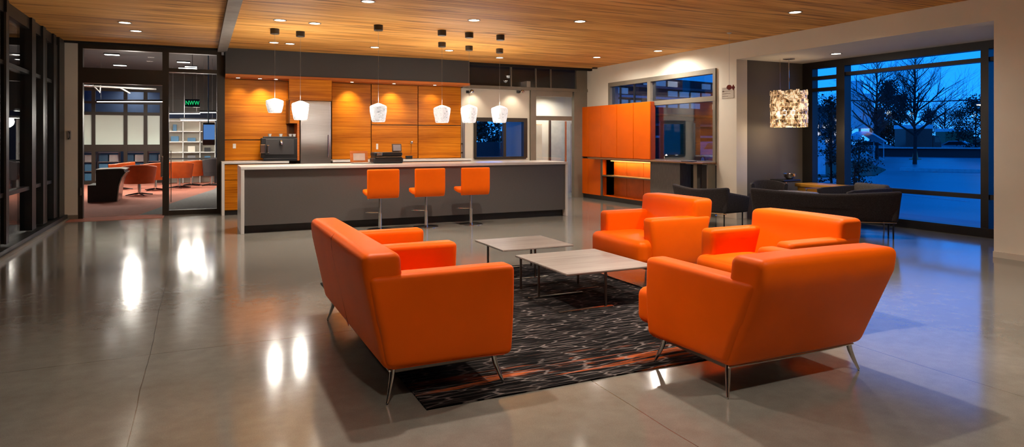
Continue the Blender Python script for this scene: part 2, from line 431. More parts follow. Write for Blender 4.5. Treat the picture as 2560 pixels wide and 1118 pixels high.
# back-left glazed doorway to the lounge
JIT[0] = 1
xa, xb, xc, xd = onY(157, YB), onY(195, YB), onY(411, YB), onY(545, YB)
bm = B(); bx(bm, XL-.3, xb, YB, YB+.22, 0, ZC+.1); struct('wall_back_left', bm, M['wall_white'])
sbox('baseboard_back', (XL, xb, YB-.015, YB, 0, .08), M['frame_taupe'])
zd = 2.41; zt1 = 2.66; zt2 = 3.02
w = B()
bx(w, xb, xb+.07, YB, YB+.14, 0, ZC); bx(w, xb, xd+.06, YB, YB+.14, zt2, ZC)
bx(w, xb+.07, xc-.02, YB, YB+.14, zd, zt1+.02); bx(w, xc-.03, xc+.07, YB, YB+.14, 0, zt2)
bx(w, xc+.07, xd, YB, YB+.14, zt1, zt1+.07)
bx(w, xd-.02, xd+.12, YB, YB+.14, 0, zt2)
bx(w, xc+.07, xd-.02, YB+.02, YB+.10, 0, .09)
fd = struct('door_1', w, M['frame'])
box('transom_pane', (xb+.07, xc-.03, YB+.06, YB+.07, zt1+.02, zt2), M['glass'], fd)
box('transom_pane', (xc+.07, xd-.02, YB+.06, YB+.07, zt1+.07, zt2), M['glass'], fd)
box('side_pane', (xc+.07, xd-.02, YB+.055, YB+.065, .09, zt1), M['glass'], fd)
w = B(); bx(w, xc-.055, xc-.02, YB-.07, YB-.04, .72, 1.10, .008); bx(w, xc-.05, xc-.03, YB-.05, YB, .76, .78); bx(w, xc-.05, xc-.03, YB-.05, YB, 1.04, 1.06)
obj('door_handle', w, M['chrome'], fd)
w = B(); bx(w, xb+.02, xb+.05, YB-.02, YB, .42, .56, .004); obj('hinge', w, M['chrome'], fd)
w = B(); cyl(w, xc+.11, YB-.02, .25, 1.2, .007, n=8); obj('lock_rod', w, M['chrome'], fd)
JIT[0] = 0
sbox('trim_3', (XL+.13, xc, YB-.42, YB+.25, 0, .006), M['carpet_red'])

# kitchen wall
sbox('wall_kitchen', (.42, onY(1153, YK), YK, YK+.15, 0, ZC+.1), M['taupe'])
YS = 13.5
bm = B(); bx(bm, xd+.12, onY(1153, YK)+.02, YS, YK, 2.64, ZC+.02); struct('wall_soffit', bm, M['soffit'])
bm = B(); bx(bm, xd+.12, onY(1153, YK)+.02, YS-.04, YK, 2.585, 2.64); struct('trim_4', bm, M['lip'])
XW = onY(1153, YK); XD = onY(1332, YK)
# white wall at the right of the kitchen, with its window hole
hx0, hx1 = onY(1187, YK), onY(1314, YK)
hz0, hz1 = .98, zat(298, (hx0+hx1)/2, YK)
bm = B()
bx(bm, XW, hx0, YK, YK+.12, 0, 2.6); bx(bm, hx1, XD, YK, YK+.12, 0, 2.6)
bx(bm, hx0, hx1, YK, YK+.12, 0, hz0); bx(bm, hx0, hx1, YK, YK+.12, hz1, 2.6)
struct('wall_back', bm, M['wall_white'])
JIT[0] = 1
w = B()
bx(w, hx0-.03, hx1+.03, YK-.03, YK+.1, hz1-.06, hz1+.03); bx(w, hx1-.06, hx1+.03, YK-.03, YK+.1, hz0, hz1)
bx(w, hx0-.03, hx0+.03, YK-.03, YK+.1, hz0, hz1); bx(w, hx0, hx1, YK-.03, YK+.1, hz0-.02, hz0+.03)
xm = onY(1262, YK); bx(w, xm-.03, xm+.03, YK, YK+.08, hz0, hz1)
wf4 = struct('window_4', w, M['frame'])
box('window_pane', (hx0+.03, hx1-.06, YK+.04, YK+.05, hz0+.03, hz1-.06), M['glass'], wf4)
# glazed screen over and beside it
w = B()
zz0, zz1 = 2.62, 3.06
bx(w, XW, XR, YK-.08, YK+.02, 2.57, 2.64); 
for px in (1329, 1437): 
    xx = onY(px, YK); bx(w, xx-.05, xx+.09, YK-.06, YK+.06, 0, 2.64)
x5, x6 = onY(1337, YK), onY(1428, YK)
bx(w, x5, x6, YK-.05, YK+.05, 1.87, 1.97); bx(w, x5, x6, YK-.05, YK+.05, 2.44, 2.6)
for px in (1276, 1338, 1375, 1440): 
    xx = onY(px, YK); bx(w, xx-.012, xx+.012, YK-.05, YK, 2.64, ZC)
bx(w, onY(1440, YK), XR, YK-.05, YK+.05, 0, ZC)
wf5 = struct('window_5', w, M['frame_taupe'])
box('window_pane', (x5+.06, x6, YK-.01, YK, 1.97, 2.44), M['glass'], wf5)
box('window_pane', (x5+.06, x6, YK-.01, YK, 0, 1.87), M['glass'], wf5)
box('transom_pane', (XW+.02, XR, YK-.03, YK-.02, 2.64, ZC), M['glass'], wf5)
xx = onY(1410, YK); box('pull_bar', (xx-.02, xx+.02, YK-.09, YK-.06, .4, 1.85), M['steel'], wf5)
JIT[0] = 0
sbox('wall_transom_backing', (XW, XR+.3, YK+.45, YK+.5, 2.6, 3.4), M['soffit'])  # dark backing added behind the transom glass so it looks dark
sbox('ceiling_transom_backing', (XW, XR+.3, YK+.13, YK+.5, 2.6, 2.62), M['soffit'])
# corridor beyond the glazed screen
sbox('wall_corridor', (XD-.1, XR+1.2, 15.3, 15.4, 0, 2.8), M['wall_white'])
sbox('wall_corridor_left', (XD-.1, XD, YK+.12, 15.3, 0, 2.8), M['wall_white'])
sbox('wall_corridor_right', (XR+.9, XR+1.0, YK+.3, 15.3, 0, 2.8), M['wall_white'])
sbox('ceiling_corridor', (XD-.1, XR+1.2, YK+.5, 15.4, 2.62, 2.75), M['wall_white'])
sbox('floor_corridor', (XD-.1, XR+1.2, YK+.2, 15.4, -.12, -.001), M['carpet_grey'])
x_, y_ = onY(1400, 15.28), 15.28
w = B(); bx(w, x_-.3, x_+.3, y_-.04, y_, 0, 1.9); d5 = struct('door_2', w, plain('pale_door', (.45, .44, .38), .5))
w = B(); bx(w, x_-.34, x_-.3, y_-.06, y_, 0, 1.94); obj('door_frame', w, M['frame'], d5)
t = thing('coat_cabinet', 'narrow tan wooden cabinet inside the lit corridor behind the glazed screen', 'cabinet', (onY(1342, 14.9), 14.9, 0))
box('body', (-.15, .15, 0, .35, 0, 1.8), wood('tan_wood', [(.4, .25, .13), (.5, .33, .18), (.58, .4, .24)], 'Z', 20), t); box('door', (-.14, .14, -.02, 0, .08, 1.78), M['wall'], t)

# ------------------------------------------------------------ kitchen panels and appliances
def panel(px0, px1, z0, z1, lab, mt=None, name='wall_panel'):
    X0, X1 = onY(px0, YK-.05), onY(px1, YK-.05)
    o = box(name, (0, X1-X0-.018, -.05, 0, 0, z1-z0-.018), mt or M['panel'], bev=.002)
    o.location = (X0+.009, YK-.001, z0+.009)
    return tag(o, lab, 'panel', 'wood panels of the kitchen wall')
panel(549, 722, 1.40, 2.585, 'large teak wall panel at left end of kitchen, above the outlet')
panel(549, 722, .995, 1.40, 'low teak wall panel behind coffee machine, holding white outlet')
panel(829, 928, .995, 2.585, 'tall teak wall panel directly right of the steel fridge')
panel(928, 1045, 1.72, 2.585, 'upper teak wall panel behind the third pendant lamp')
panel(928, 1045, .995, 1.72, 'lower teak wall panel with white switch, behind the printer')
panel(1045, 1153, 1.72, 2.585, 'upper teak wall panel at right end beside white wall')
panel(1045, 1153, .995, 1.72, 'lower teak wall panel at right end beside white wall')
# fridge bay
FX0, FX1, FY = onY(722, 13.4), onY(829, 13.4), 13.38
fs = thing('fridge_cabinet', 'teak surround cabinet enclosing the steel fridge, with open dark niche', 'cabinet', (FX0, FY, 0))
W_ = FX1-FX0; fz = zat(250, FX0, FY)
box('upper_door', (0, W_, 0, .03, fz+.01, 2.58), M['panel'], fs)
box('top_panel', (0, W_, .03, .56, fz, fz+.03), M['panel'], fs)
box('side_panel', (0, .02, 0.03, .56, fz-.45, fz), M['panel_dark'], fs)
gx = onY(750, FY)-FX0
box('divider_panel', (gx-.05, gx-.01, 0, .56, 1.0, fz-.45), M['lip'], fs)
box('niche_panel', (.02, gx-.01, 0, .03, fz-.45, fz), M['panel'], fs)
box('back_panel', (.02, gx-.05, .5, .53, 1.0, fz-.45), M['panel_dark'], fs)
fr = thing('refrigerator', 'tall brushed steel refrigerator between teak panels', 'refrigerator', (FX0+gx, FY, 0))
fwid = W_-gx-.02
def wavy(p): return (p.x, p.y-.006*sin(p.z*5.2+p.x*2)-.004*sin(p.z*11), p.z)
w = B(); rbox(w, 0.005, fwid, -.02, .04, .08, fz-.01, .012, wavy, n=30); obj('door', w, M['steel'], fr, True)
box('body', (0.005, fwid, .04, .55, 0, fz-.005), M['steel_dark'], fr)
w = B(); cyl(w, fwid-.06, -.06, 1.06, 1.5, .011, n=10); bx(w, fwid-.066, fwid-.054, -.06, -.02, 1.08, 1.1); bx(w, fwid-.066, fwid-.054, -.06, -.02, 1.46, 1.48); obj('handle', w, M['chrome'], fr, True)

# back counter
bc = thing('kitchen_counter', 'teak back counter with white top and white end panel along kitchen wall', 'counter', (.38, 13.33, 0))
bl = FX0-.38-.005
box('countertop', (-.02, bl, -.02, .57, .955, .995), M['quartz'], bc, .003)
box('end_panel', (-.02, .03, -.02, .57, 0, .955), M['quartz'], bc, .003)
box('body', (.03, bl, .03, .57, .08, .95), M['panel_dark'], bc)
box('plinth', (.03, bl, .06, .5, 0, .08), M['kick'], bc)
for k, (z0, z1) in enumerate(((.66, .94), (.10, .65))):
    for q in range(3):
        a = .035+q*(bl-.04)/3; box('drawer', (a, a+(bl-.04)/3-.008, 0, .03, z0, z1), M['panel'], bc)
b2 = FX1+.01
bc2 = thing('kitchen_counter', 'long teak back counter with white top, right of the fridge', 'counter', (b2, 13.33, 0))
bl2 = XW-b2
box('countertop', (0, bl2, -.02, .57, .955, .995), M['quartz'], bc2, .003)
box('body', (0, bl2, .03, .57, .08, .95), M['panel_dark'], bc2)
box('plinth', (0.0, bl2, .06, .5, 0, .08), M['kick'], bc2)
for q in range(5):
    a = q*bl2/5; box('door', (a+.004, a+bl2/5-.004, 0, .03, .10, .94), M['panel'], bc2)

# island
IX0, IX1, IY0, IY1, IZ = .55, 6.12, 10.60, 11.52, 1.0
isl = thing('kitchen_island', 'long grey kitchen island with white waterfall top', 'island', (IX0, IY0, 0))
L, D_ = IX1-IX0, IY1-IY0
box('countertop', (-.005, L+.005, -.03, D_, IZ-.045, IZ), M['quartz'], isl, .004)
box('end_panel', (-.005, .045, -.03, D_, 0, IZ-.045), M['quartz'], isl, .004)
box('end_panel', (L-.04, L+.005, -.03, D_, 0, IZ-.045), M['quartz'], isl, .004)
box('front_panel', (.045, L-.04, .0, .03, .12, IZ-.045), M['island'], isl)
box('body', (.045, L-.04, .03, D_-.03, .12, IZ-.046), M['kick'], isl)
box('plinth', (.045, L-.04, .09, D_-.08, 0, .12), M['kick'], isl)

# bar stools
st = thing('bar_stool', 'orange bar stool at the island, leftmost of three', 'stool', (0, 0, 0), 0, 'orange bar stools at the island')
def curve_back(p):
    t_ = max(0, (.62-p.z)/.14); return (p.x*(1-.02*t_), p.y+.05*t_*t_, p.z)
w = B(); rbox(w, -.25, .25, -.235, -.185, .50, .95, .022, curve_back, n=8); obj('backrest', w, M['leather'], st, True)
w = B(); rbox(w, -.235, .235, -.20, .19, .53, .60, .025, lambda p: (p.x, p.y, p.z+.03*((p.y-.0)/.2 if p.y > 0 else 0)), n=5, bulge=.008); obj('seat', w, M['leather'], st, True)
w = B(); bx(w, -.07, .07, -.08, .08, .495, .535); obj('seat_plate', w, M['steel_dark'], st)
w = B(); cyl(w, 0, 0, .26, .50, .022, .022, 16); lathe(w, 0, 0, [(0, .0), (.03, .0), (.032, .26), (0, .27)], 16); obj('column', w, M['chrome'], st, True)
w = B(); lathe(w, 0, 0, [(0, 0), (.2, 0), (.2, .008), (.16, .014), (.035, .022), (0, .022)], 40); obj('base_plate', w, M['chrome'], st, True)
w = B(); tube(w, [(-.02, .02, .265), (-.10, .05, .265), (-.17, .10, .265), (-.19, .16, .26)], .008, 8); obj('footrest', w, M['chrome'], st, True)
w = B(); bx(w, -.235, -.20, -.17, -.14, .49, .53, .004); obj('bracket', w, M['chrome'], st)
for i, (px, lab) in enumerate(((950, None), (1065, 'orange bar stool at the island, middle of three'), (1177, 'orange bar stool at the island, rightmost of three'))):
    X = onY(px, 10.22)
    if i == 0: st.location = (X, 10.22, 0)
    else: dup(st, (X, 10.22, 0), label=lab)

# things on the counters
cm = thing('coffee_machine', 'large black coffee machine on the back counter beside fridge', 'coffee machine', (onY(699, 13.45), 13.40, .996), R(-3))
w = B(); bx(w, -.34, .33, 0, .42, .06, .44, .01); obj('body', w, M['black'], cm)
w = B(); bx(w, -.26, .26, -.02, 0, .12, .42, .006); obj('front_panel', w, plain('charcoal_plastic', (.045, .043, .045), .35), cm)
w = B(); bx(w, -.30, .31, -.06, .3, 0, .06, .01); obj('drip_tray', w, M['black'], cm)
w = B(); bx(w, -.36, -.26, -.06, .0, .15, .32, .012); bx(w, -.24, -.19, -.07, 0, .15, .31, .015); obj('milk_container', w, M['chrome'], cm)
w = B(); lathe(w, .02, -.05, [(0, .30), (.03, .31), (.035, .36), (.02, .40), (0, .41)], 14); obj('spout', w, M['chrome'], cm, True)
w = B(); bx(w, -.30, .30, .04, .38, .44, .47, .008); obj('cup_tray', w, M['black'], cm)
for x, y in ((-.18, .1), (.02, .08), (.2, .12), (.27, .1)):
    w = B(); lathe(w, 0, 0, [(0, 0), (.025, 0), (.035, .05), (.031, .05), (.022, .006), (0, .006)], 14)
    o = obj('cup', w, M['white'], None, True)
    p = Matrix.Rotation(R(-3), 3, 'Z') @ V((x, y, 0)); o.location = (cm.location.x+p.x, cm.location.y+p.y, .996+.471)
    lab = {-.18: 'small white cup on coffee machine top, far left of the row', .02: 'small white cup on coffee machine top, above the spout', .2: 'small white cup on coffee machine top, second from the right', .27: 'small white cup on coffee machine top, at right end'}[x]
    tag(o, lab, 'cup', 'cups on the coffee machine')
w = B(); bx(w, -.028, .028, -.006, 0, -.045, .045, .003); oc = obj('wall_outlet', w, M['white']); oc.location = (onY(586, 13.89), 13.899, 1.28)
tag(oc, 'white double outlet on teak panel near coffee machine', 'outlet')
w = B(); bx(w, -.022, .022, -.006, 0, -.06, .06, .003); oc = obj('light_switch', w, M['white']); oc.location = (onY(943, 13.89), 13.899, 1.26)
tag(oc, 'narrow white switch plate on teak panel behind printer', 'switch')
wc = thing('wall_camera', 'tiny round camera with thin cable on the teak wall', 'camera', (onY(1028, 13.89), 13.899, 1.35))
w = B(); lathe(w, 0, 0, [(0, -.03), (.03, -.03), (.04, .0), (.03, .03), (0, .03)], 16); o = obj('body', w, M['chrome'], wc, True); o.location = (0, -.04, 0)
w = B(); tube(w, [(0, -.005, -.03), (.004, -.008, -.12), (-.01, -.006, -.25)], .003, 6); obj('cable', w, M['black'], wc)
bb = box('router_box', (-.07, .07, -.04, .03, 0, .07), M['black'], bev=.006); bb.location = (onY(1022, 13.6), 13.6, .996+.02); bb.location.z = .996
tag(bb, 'small black box on the back counter right of printer', 'box')
lp = thing('laptop', 'open laptop with pale screen on island, left of printer', 'laptop', (onY(902, 11.2), 11.2, IZ+.001))
w = B(); bx(w, -.15, .15, -.12, .12, 0, .018, .004); obj('keyboard_base', w, M['steel'], lp)
w = B(); prism(w, [(.115, .018), (.13, .018), (.17, .21), (.155, .21)], -.15, .15); sc_ = obj('lid', w, M['lip'], lp)
w = B(); prism(w, [(.121, .05), (.124, .05), (.146, .17), (.143, .17)], -.10, .10); o = obj('screen', w, M['screen'], sc_); o.location = (0, -.006, 0)
pr = thing('printer', 'black desktop printer standing on the white island top', 'printer', (onY(968, 11.2), 11.2, IZ+.001))
w = B(); rbox(w, -.27, .25, -.14, .16, 0, .10, .03, n=4); obj('body', w, M['black'], pr, True)
w = B(); bx(w, -.24, .22, -.15, .14, .10, .118, .004); obj('paper_tray', w, M['steel_dark'], pr)
w = B(); rbox(w, -.26, .24, -.12, .15, .12, .19, .025, n=4); obj('lid', w, M['black'], pr, True)
w = B(); bx(w, -.22, -.12, -.15, -.12, .14, .18, .006); obj('control_panel', w, M['chrome'], pr)
pf = thing('tablet_stand', 'small dark framed tablet leaning on top of printer', 'tablet', (onY(992, 11.28), 11.28, IZ+.192))
w = B(); rbox(w, -.085, .085, -.02, .0, 0, .14, .009, lambda p: (p.x, p.y+p.z*.2, p.z), n=3); obj('frame', w, M['steel_dark'], pf, True)
w = B(); prism(w, [(-.024, .02), (-.021, .02), (.001, .125), (-.002, .125)], -.068, .068); obj('screen', w, plain('tablet_screen', (.5, .5, .55), .2), pf)
for px in (1172, 1298):
    t = thing('wall_spotlight', 'small black and chrome spotlight high on white wall, %s' % ('left one' if px < 1200 else 'right one'), 'spotlight', (onY(px, YK), YK-.002, zat(230, onY(px, YK), YK)))
    w = B(); bx(w, -.07, .0, -.03, 0, -.03, .03, .004); obj('bracket', w, M['black'], t)
    w = B(); lathe(w, 0, 0, [(0, -.045), (.04, -.04), (.045, .03), (.02, .05), (0, .05)], 16); o = obj('lamp_head', w, M['chrome'], t, True); o.location = (.04, -.07, 0); o.rotation_euler = (R(60), 0, 0)
t = thing('door_post', 'slim chrome post with brackets between teak panels and white wall', 'post', (onY(1159, YK-.06), YK-.06, 0))
w = B(); bx(w, -.025, .025, -.02, .02, 0, 1.85, .004); obj('post', w, M['steel'], t)
for z in (1.1, 1.3):
    w = B(); bx(w, -.06, -.025, -.03, .01, z, z+.03, .003); obj('bracket', w, M['black'], t)

# ------------------------------------------------------------ orange cabinets on the right
CX = 8.46; ct = 2.20
oc = thing('storage_cabinet', 'tall orange storage cabinet wall with lit open niche', 'cabinet', (CX, 0, 0))
ys_ = [min(13.93, onX(p, CX)) for p in (1437, 1470, 1502, 1542, 1583, 1625)]
zw = .985
w = B(); bx(w, .02, .135, ys_[5], ys_[0], zw+.006, ct); bx(w, .02, .135, ys_[2], ys_[0], .1, zw-.032)
obj('body', w, plain('orange_carcass', (.30, .04, .004), .4), oc)
for a, b_ in zip(ys_, ys_[1:]):
    box('door', (0, .02, b_+.009, a-.009, zw+.012, ct), M['orange_lam'], oc, .002)
for a, b_ in zip(ys_[:2], ys_[1:3]):
    box('door', (0, .02, b_+.009, a-.009, .1, zw-.035), M['orange_lam'], oc, .002)
w = B(); 
for a, b_ in zip(ys_[2:5], ys_[3:6]): bx(w, .27, .29, b_+.008, a-.008, .12, zw-.03)
obj('niche_back', w, plain('niche_orange', (.62, .13, .012), .4), oc)
box('shelf', (.0, .27, ys_[5], ys_[2]-.04, .56, .585), M['frame_taupe'], oc)
box('side_post', (-.01, .02, ys_[2]-.06, ys_[2]-.005, .1, zw-.033), M['charcoal_lam'], oc)
box('side_panel', (.02, .27, ys_[2]-.03, ys_[2]-.005, .1, zw-.033), M['orange_lam'], oc)
box('bottom_panel', (.03, .28, ys_[5], ys_[2]-.03, .10, .12), M['orange_lam'], oc)
box('plinth', (.03, .135, ys_[5], ys_[0], 0, .1), M['kick'], oc)
w = B(); bx(w, .18, .21, ys_[5]+.06, ys_[2]-.1, .905, .92); obj('light_strip', w, M['warmtube'], oc)
ld = bpy.data.lights.new('niche_strip', 'AREA'); ld.shape = 'RECTANGLE'; ld.size = .04; ld.size_y = ys_[2]-ys_[5]-.2; ld.energy = 9; ld.color = (1, .55, .15)
lo = bpy.data.objects.new('niche_strip', ld); C.objects.link(lo); lo.location = (CX+.2, (ys_[5]+ys_[2])/2, .895)
yd = onX(1700, CX); ye = 9.42
dk = thing('desk_cabinet', 'grey desk unit with dark kneehole right of the orange niche', 'desk', (CX, 0, 0))
box('end_panel', (0, .29, yd, ys_[5]-.01, 0, zw-.03), M['charcoal_lam'], dk)
box('back_panel', (.27, .29, ye+.02, yd, 0, zw-.03), M['kick'], dk)
box('side_panel', (-.05, .13, ye, ye+.03, 0, zw-.03), M['frame_taupe'], dk)
box('leg_panel', (.0, .12, ye+.35, ye+.45, 0, zw-.03), M['frame_taupe'], dk)
wt = box('worktop', (-.20, .132, ye-.03, onX(1470, CX-.20), 0, .03), M['worktop'], bev=.004); wt.location = (CX, 0, zw-.029)
# keep the worktop clear of the left doors
wt.data.transform(Matrix.Translation((0, 0, 0)))
tag(wt, 'long thin brown worktop running from orange cabinets to the window end', 'worktop')
dl = thing('desk_lamp', 'tiny bright desk lamp on the worktop behind the window corner', 'lamp', (CX+.05, onX(1662, CX+.05), zw+.002))
w = B(); lathe(w, 0, 0, [(0, 0), (.04, 0), (.04, .01), (0, .012)], 16); obj('base', w, M['chrome'], dl)
w = B(); tube(w, [(0, 0, .01), (0, .02, .08), (.0, -.05, .13)], .004, 6); obj('arm', w, M['chrome'], dl)
w = B(); lathe(w, 0, -.05, [(0, .13), (.03, .10), (.028, .10), (0, .125)], 14); obj('lamp_shade', w, M['white'], dl, True)
w = B(); lathe(w, 0, -.05, [(0, .095), (.015, .10), (.012, .115), (0, .118)], 12); obj('bulb', w, M['bulb'], dl, True)
bk = box('notebook', (-.09, .09, -.12, .12, 0, .012), M['ext_dark'], bev=.003); bk.location = (CX-.04, 9.95, zw+.002)
tag(bk, 'thin dark notebook lying on the worktop near the window', 'notebook')

# ------------------------------------------------------------ furniture: orange leather
def leg_bm(x, y, dx, dy, h):
    w = B(); tube(w, [(x, y, h+.03), (x+dx*.25, y+dy*.25, h*.72), (x+dx*.62, y+dy*.62, h*.35), (x+dx, y+dy, .006), (x+dx, y+dy, .0)], [.017, .015, .011, .007, .006], 12); return w
def seat_unit(name, label, loc, rz, W, D, hb, ha, hk, lean, aw, prot, th=.2, mid=False, group=None, inset=.0, inner_arms=()):
    t = thing(name, label, 'sofa' if mid else 'armchair', loc, rz, group)
    def armdef(p):
        t_ = (p.z-hb)/(ha-hb); k = max(0, 1-p.y/D); sag = .012*sin(pi*min(1, max(0, t_)))
        return (p.x+(sag*(1 if p.x > 0 else -1) if abs(p.x) > W/2-.03 else 0), p.y-lean*t_*k*.92+.02*t_*(1-k), p.z+(.02*k if t_ < .5 else -.0))
    xs = [-W/2+aw/2, W/2-aw/2]+list(inner_arms)
    for x in xs:
        w = B(); rbox(w, x-aw/2, x+aw/2, .012, D, hb, ha, .036, armdef, n=7); a = obj('armrest', w, M['leather'], t, True)
        if x in inner_arms: continue
        s = 1 if x > 0 else -1
        pts = []
        for (y, z) in ((.05, hb+.02), (D-.05, hb+.005), (D-.012, hb+.05), (D-.012, ha-.06), (D-.05, ha-.016), (.10, ha-.016), (.03, ha-.05)):
            q = armdef(V((s*(W/2-.018), y, z))); pts.append((q[0]+s*.006, q[1], q[2]))
        w = B(); tube(w, pts+[pts[0]], .0028, 6); obj('piping', w, M['piping'], a, True)
    hs = hk-hb; th += .04
    def backdef(p):
        t_ = (p.z-hb)/(ha-hb)
        tt = min(t_, 1)+max(0, t_-1)*.25
        return (p.x, p.y-lean*tt, p.z)
    hw = W/2-.016
    w = B(); rbox(w, -hw, hw, 0, th, hb+.004, hk, .045, backdef, n=12, bulge=.006); bk_ = obj('backrest', w, M['leather'], t, True)
    if mid:
        w = B()
        for x in (W/2-.93-.0,):
            q = [backdef(V((x, -.001, hb+.02+k*(hs-.05)/10))) for k in range(11)]
            q.append(backdef(V((x, .02, hk-.006)))); q.append(backdef(V((x, .10, hk+.001))))
            tube(w, q, .003, 6)
        obj('seam', w, M['piping'], bk_, True)
    cells = sorted(xs)
    if mid:
        for a, b_ in zip(cells, cells[1:]):
            w = B(); rbox(w, a+aw/2+.003, b_-aw/2-.003, .16, D+prot, .26, .45, .05, n=8, bulge=.015); obj('seat_cushion', w, M['leather'], t, True)
        w = B(); bx(w, -W/2+.05, W/2-.05, .05, D-.05, hb-.0, .26); obj('base_frame', w, M['leather'], t)
    else:
        w = B(); rbox(w, -W/2+.022, W/2-.022, .14, D+prot, .215, .445, .055, n=10, bulge=.016); obj('seat_cushion', w, M['leather'], t, True)
    w = B(); bx(w, -W/2+.06, W/2-.06, .06, D-.03, hb-.022, hb+.03, .004); obj('base_rail', w, M['steel_dark'], t)
    w = B(); r_ = .006
    tube(w, [(-W/2+.05, .035, hb-.005), (0, .03, hb-.01), (W/2-.05, .035, hb-.005)], r_, 8); obj('rail_tube', w, M['chrome'], t, True)
    for sx in (-1, 1):
        obj('leg', leg_bm(sx*(W/2-.07), .06, sx*.045, -.045, hb), M['chrome'], t, True)
        obj('leg', leg_bm(sx*(W/2-.07), D-.10, sx*.045, .055, hb), M['chrome'], t, True)
    return t
seat_unit('two_seat_sofa', 'orange leather sofa with middle armrest at left edge of rug, seen from behind', (.88, 4.345, 0), -pi/2, 1.85, .74, .17, .685, .80, .11, .15, -.02, th=.17, mid=True, inner_arms=(-.09,))
G = 'orange leather armchairs around the coffee tables'
seat_unit('armchair', 'orange leather armchair with its back to us, nearest and largest', (3.10, 2.72, 0), 0, 1.09, .70, .165, .66, .785, .23, .15, .15, group=G)
seat_unit('armchair', 'orange leather armchair behind the nearest one, middle of the three', (4.43, 3.89, 0), pi/2, .95, .60, .17, .66, .80, .16, .15, .10, group=G)
seat_unit('armchair', 'orange leather armchair furthest back, close to small coffee table', (4.44, 5.50, 0), pi/2, .90, .59, .17, .655, .82, .15, .15, .14, group=G)

# rug
w = B(); rx0, rx1, ry0, ry1 = 1.06, 3.78, 3.28, 6.62
bx(w, 0, rx1-rx0, 0, ry1-ry0, 0, .008)
o = obj('area_rug', w, M['rug']); o.location = (rx0, ry0, .0005)
tag(o, 'dark woven area rug with orange streaks beneath the sofas', 'rug')
RZ = .0095
# coffee tables
def coffee(label, X0, X1, Y0, Y1, h, posts, bars, base):
    t = thing('coffee_table', label, 'table', ((X0+X1)/2, (Y0+Y1)/2, base), 0, 'square coffee tables')
    cx, cy = (X0+X1)/2, (Y0+Y1)/2; h -= base
    w = B(); bx(w, X0-cx, X1-cx, Y0-cy, Y1-cy, h-.018, h, .005); obj('table_top', w, M['tabletop'], t)
    for x, y in posts:
        w = B(); bx(w, x-cx-.009, x-cx+.009, y-cy-.009, y-cy+.009, .004, h-.018, .002); obj('leg', w, M['steel_dark'], t)
    for xa_, xb2, y in bars:
        w = B(); bx(w, xa_-cx, xb2-cx, y-cy-.014, y-cy+.014, 0, .012, .003); obj('floor_bar', w, M['chrome'], t)
    return t
coffee('square grey wood coffee table standing on rug, nearer of two', 2.66, 3.53, 4.60, 5.57, .325,
       [(3.05, 4.64), (2.70, 5.17), (2.70, 5.53), (3.3, 5.5)], [(2.6, 3.12, 4.64), (2.6, 3.15, 5.17)], RZ)
coffee('square grey wood coffee table behind the nearer one, farther of two', 2.67, 3.47, 5.87, 6.60, .325,
       [(3.05, 5.92), (2.74, 6.4), (3.3, 6.5)], [(2.72, 3.2, 5.92), (2.72, 3.2, 6.5)], RZ)

# ------------------------------------------------------------ dark lounge group
def curve_sofa(label, P0, P1, h, hb, depth, nm='lounge_sofa', wave=.03, flare=.08, g=None):
    a, b_ = V((*P0, 0)), V((*P1, 0)); Lr = (b_-a).length; ang = math.atan2(b_.y-a.y, b_.x-a.x)
    t = thing(nm, label, 'sofa', a, ang, g)
    def df(p):
        u = p.x/Lr; k = (p.z-hb)/(h-hb)
        z = p.z
        if k > .4: z += wave*(cos(u*2*pi)*.6+.4*(2*u-1)**6-.4)*k
        return (p.x+(u-.5)*2*flare*k*.6, p.y-flare*k+.10*(4*(u-.5)**2), z)
    w = B(); rbox(w, 0, Lr, 0, .10, hb, h, .04, df, n=16); obj('backrest', w, M['fabric'], t, True)
    for s in (0, 1):
        x0_ = 0 if s == 0 else Lr-.09
        w = B(); rbox(w, x0_, x0_+.09, .06, depth, hb, h-.06, .035, lambda p: (p.x+(s-.5)*2*flare*(p.z-hb)/(h-hb)*.6, p.y, p.z-.12*max(0, (p.y-.1)/depth)*((p.z-hb)/(h-hb))), n=6); obj('armrest', w, M['fabric'], t, True)
    w = B(); rbox(w, .08, Lr-.08, .1, depth, hb+.02, hb+.16, .04, n=8, bulge=.01); obj('seat_cushion', w, M['fabric_in'], t, True)
    w = B(); tube(w, [(.02, .09, hb-.01), (Lr/2, -.005, hb-.01), (Lr-.02, .09, hb-.01)], .008, 8); obj('base_rail', w, M['chrome'], t, True)
    for x, y in ((.06, .09), (Lr-.06, .09), (.06, depth-.08), (Lr-.06, depth-.08)):
        w = B(); tube(w, [(x, y, hb+.02), (x, y, 0)], .011, 8); obj('leg', w, M['black'], t, True)
    return t
P0 = (7.50, 7.42); P1 = (8.80, 6.02)
curve_sofa('long charcoal fabric sofa with wavy back before big window', P0, P1, .66, .24, .62, wave=.035)
curve_sofa('charcoal fabric sofa left of the long one, near desk', (7.26, 9.0), (7.38, 7.92), .64, .24, .6, wave=.03, nm='lounge_sofa')
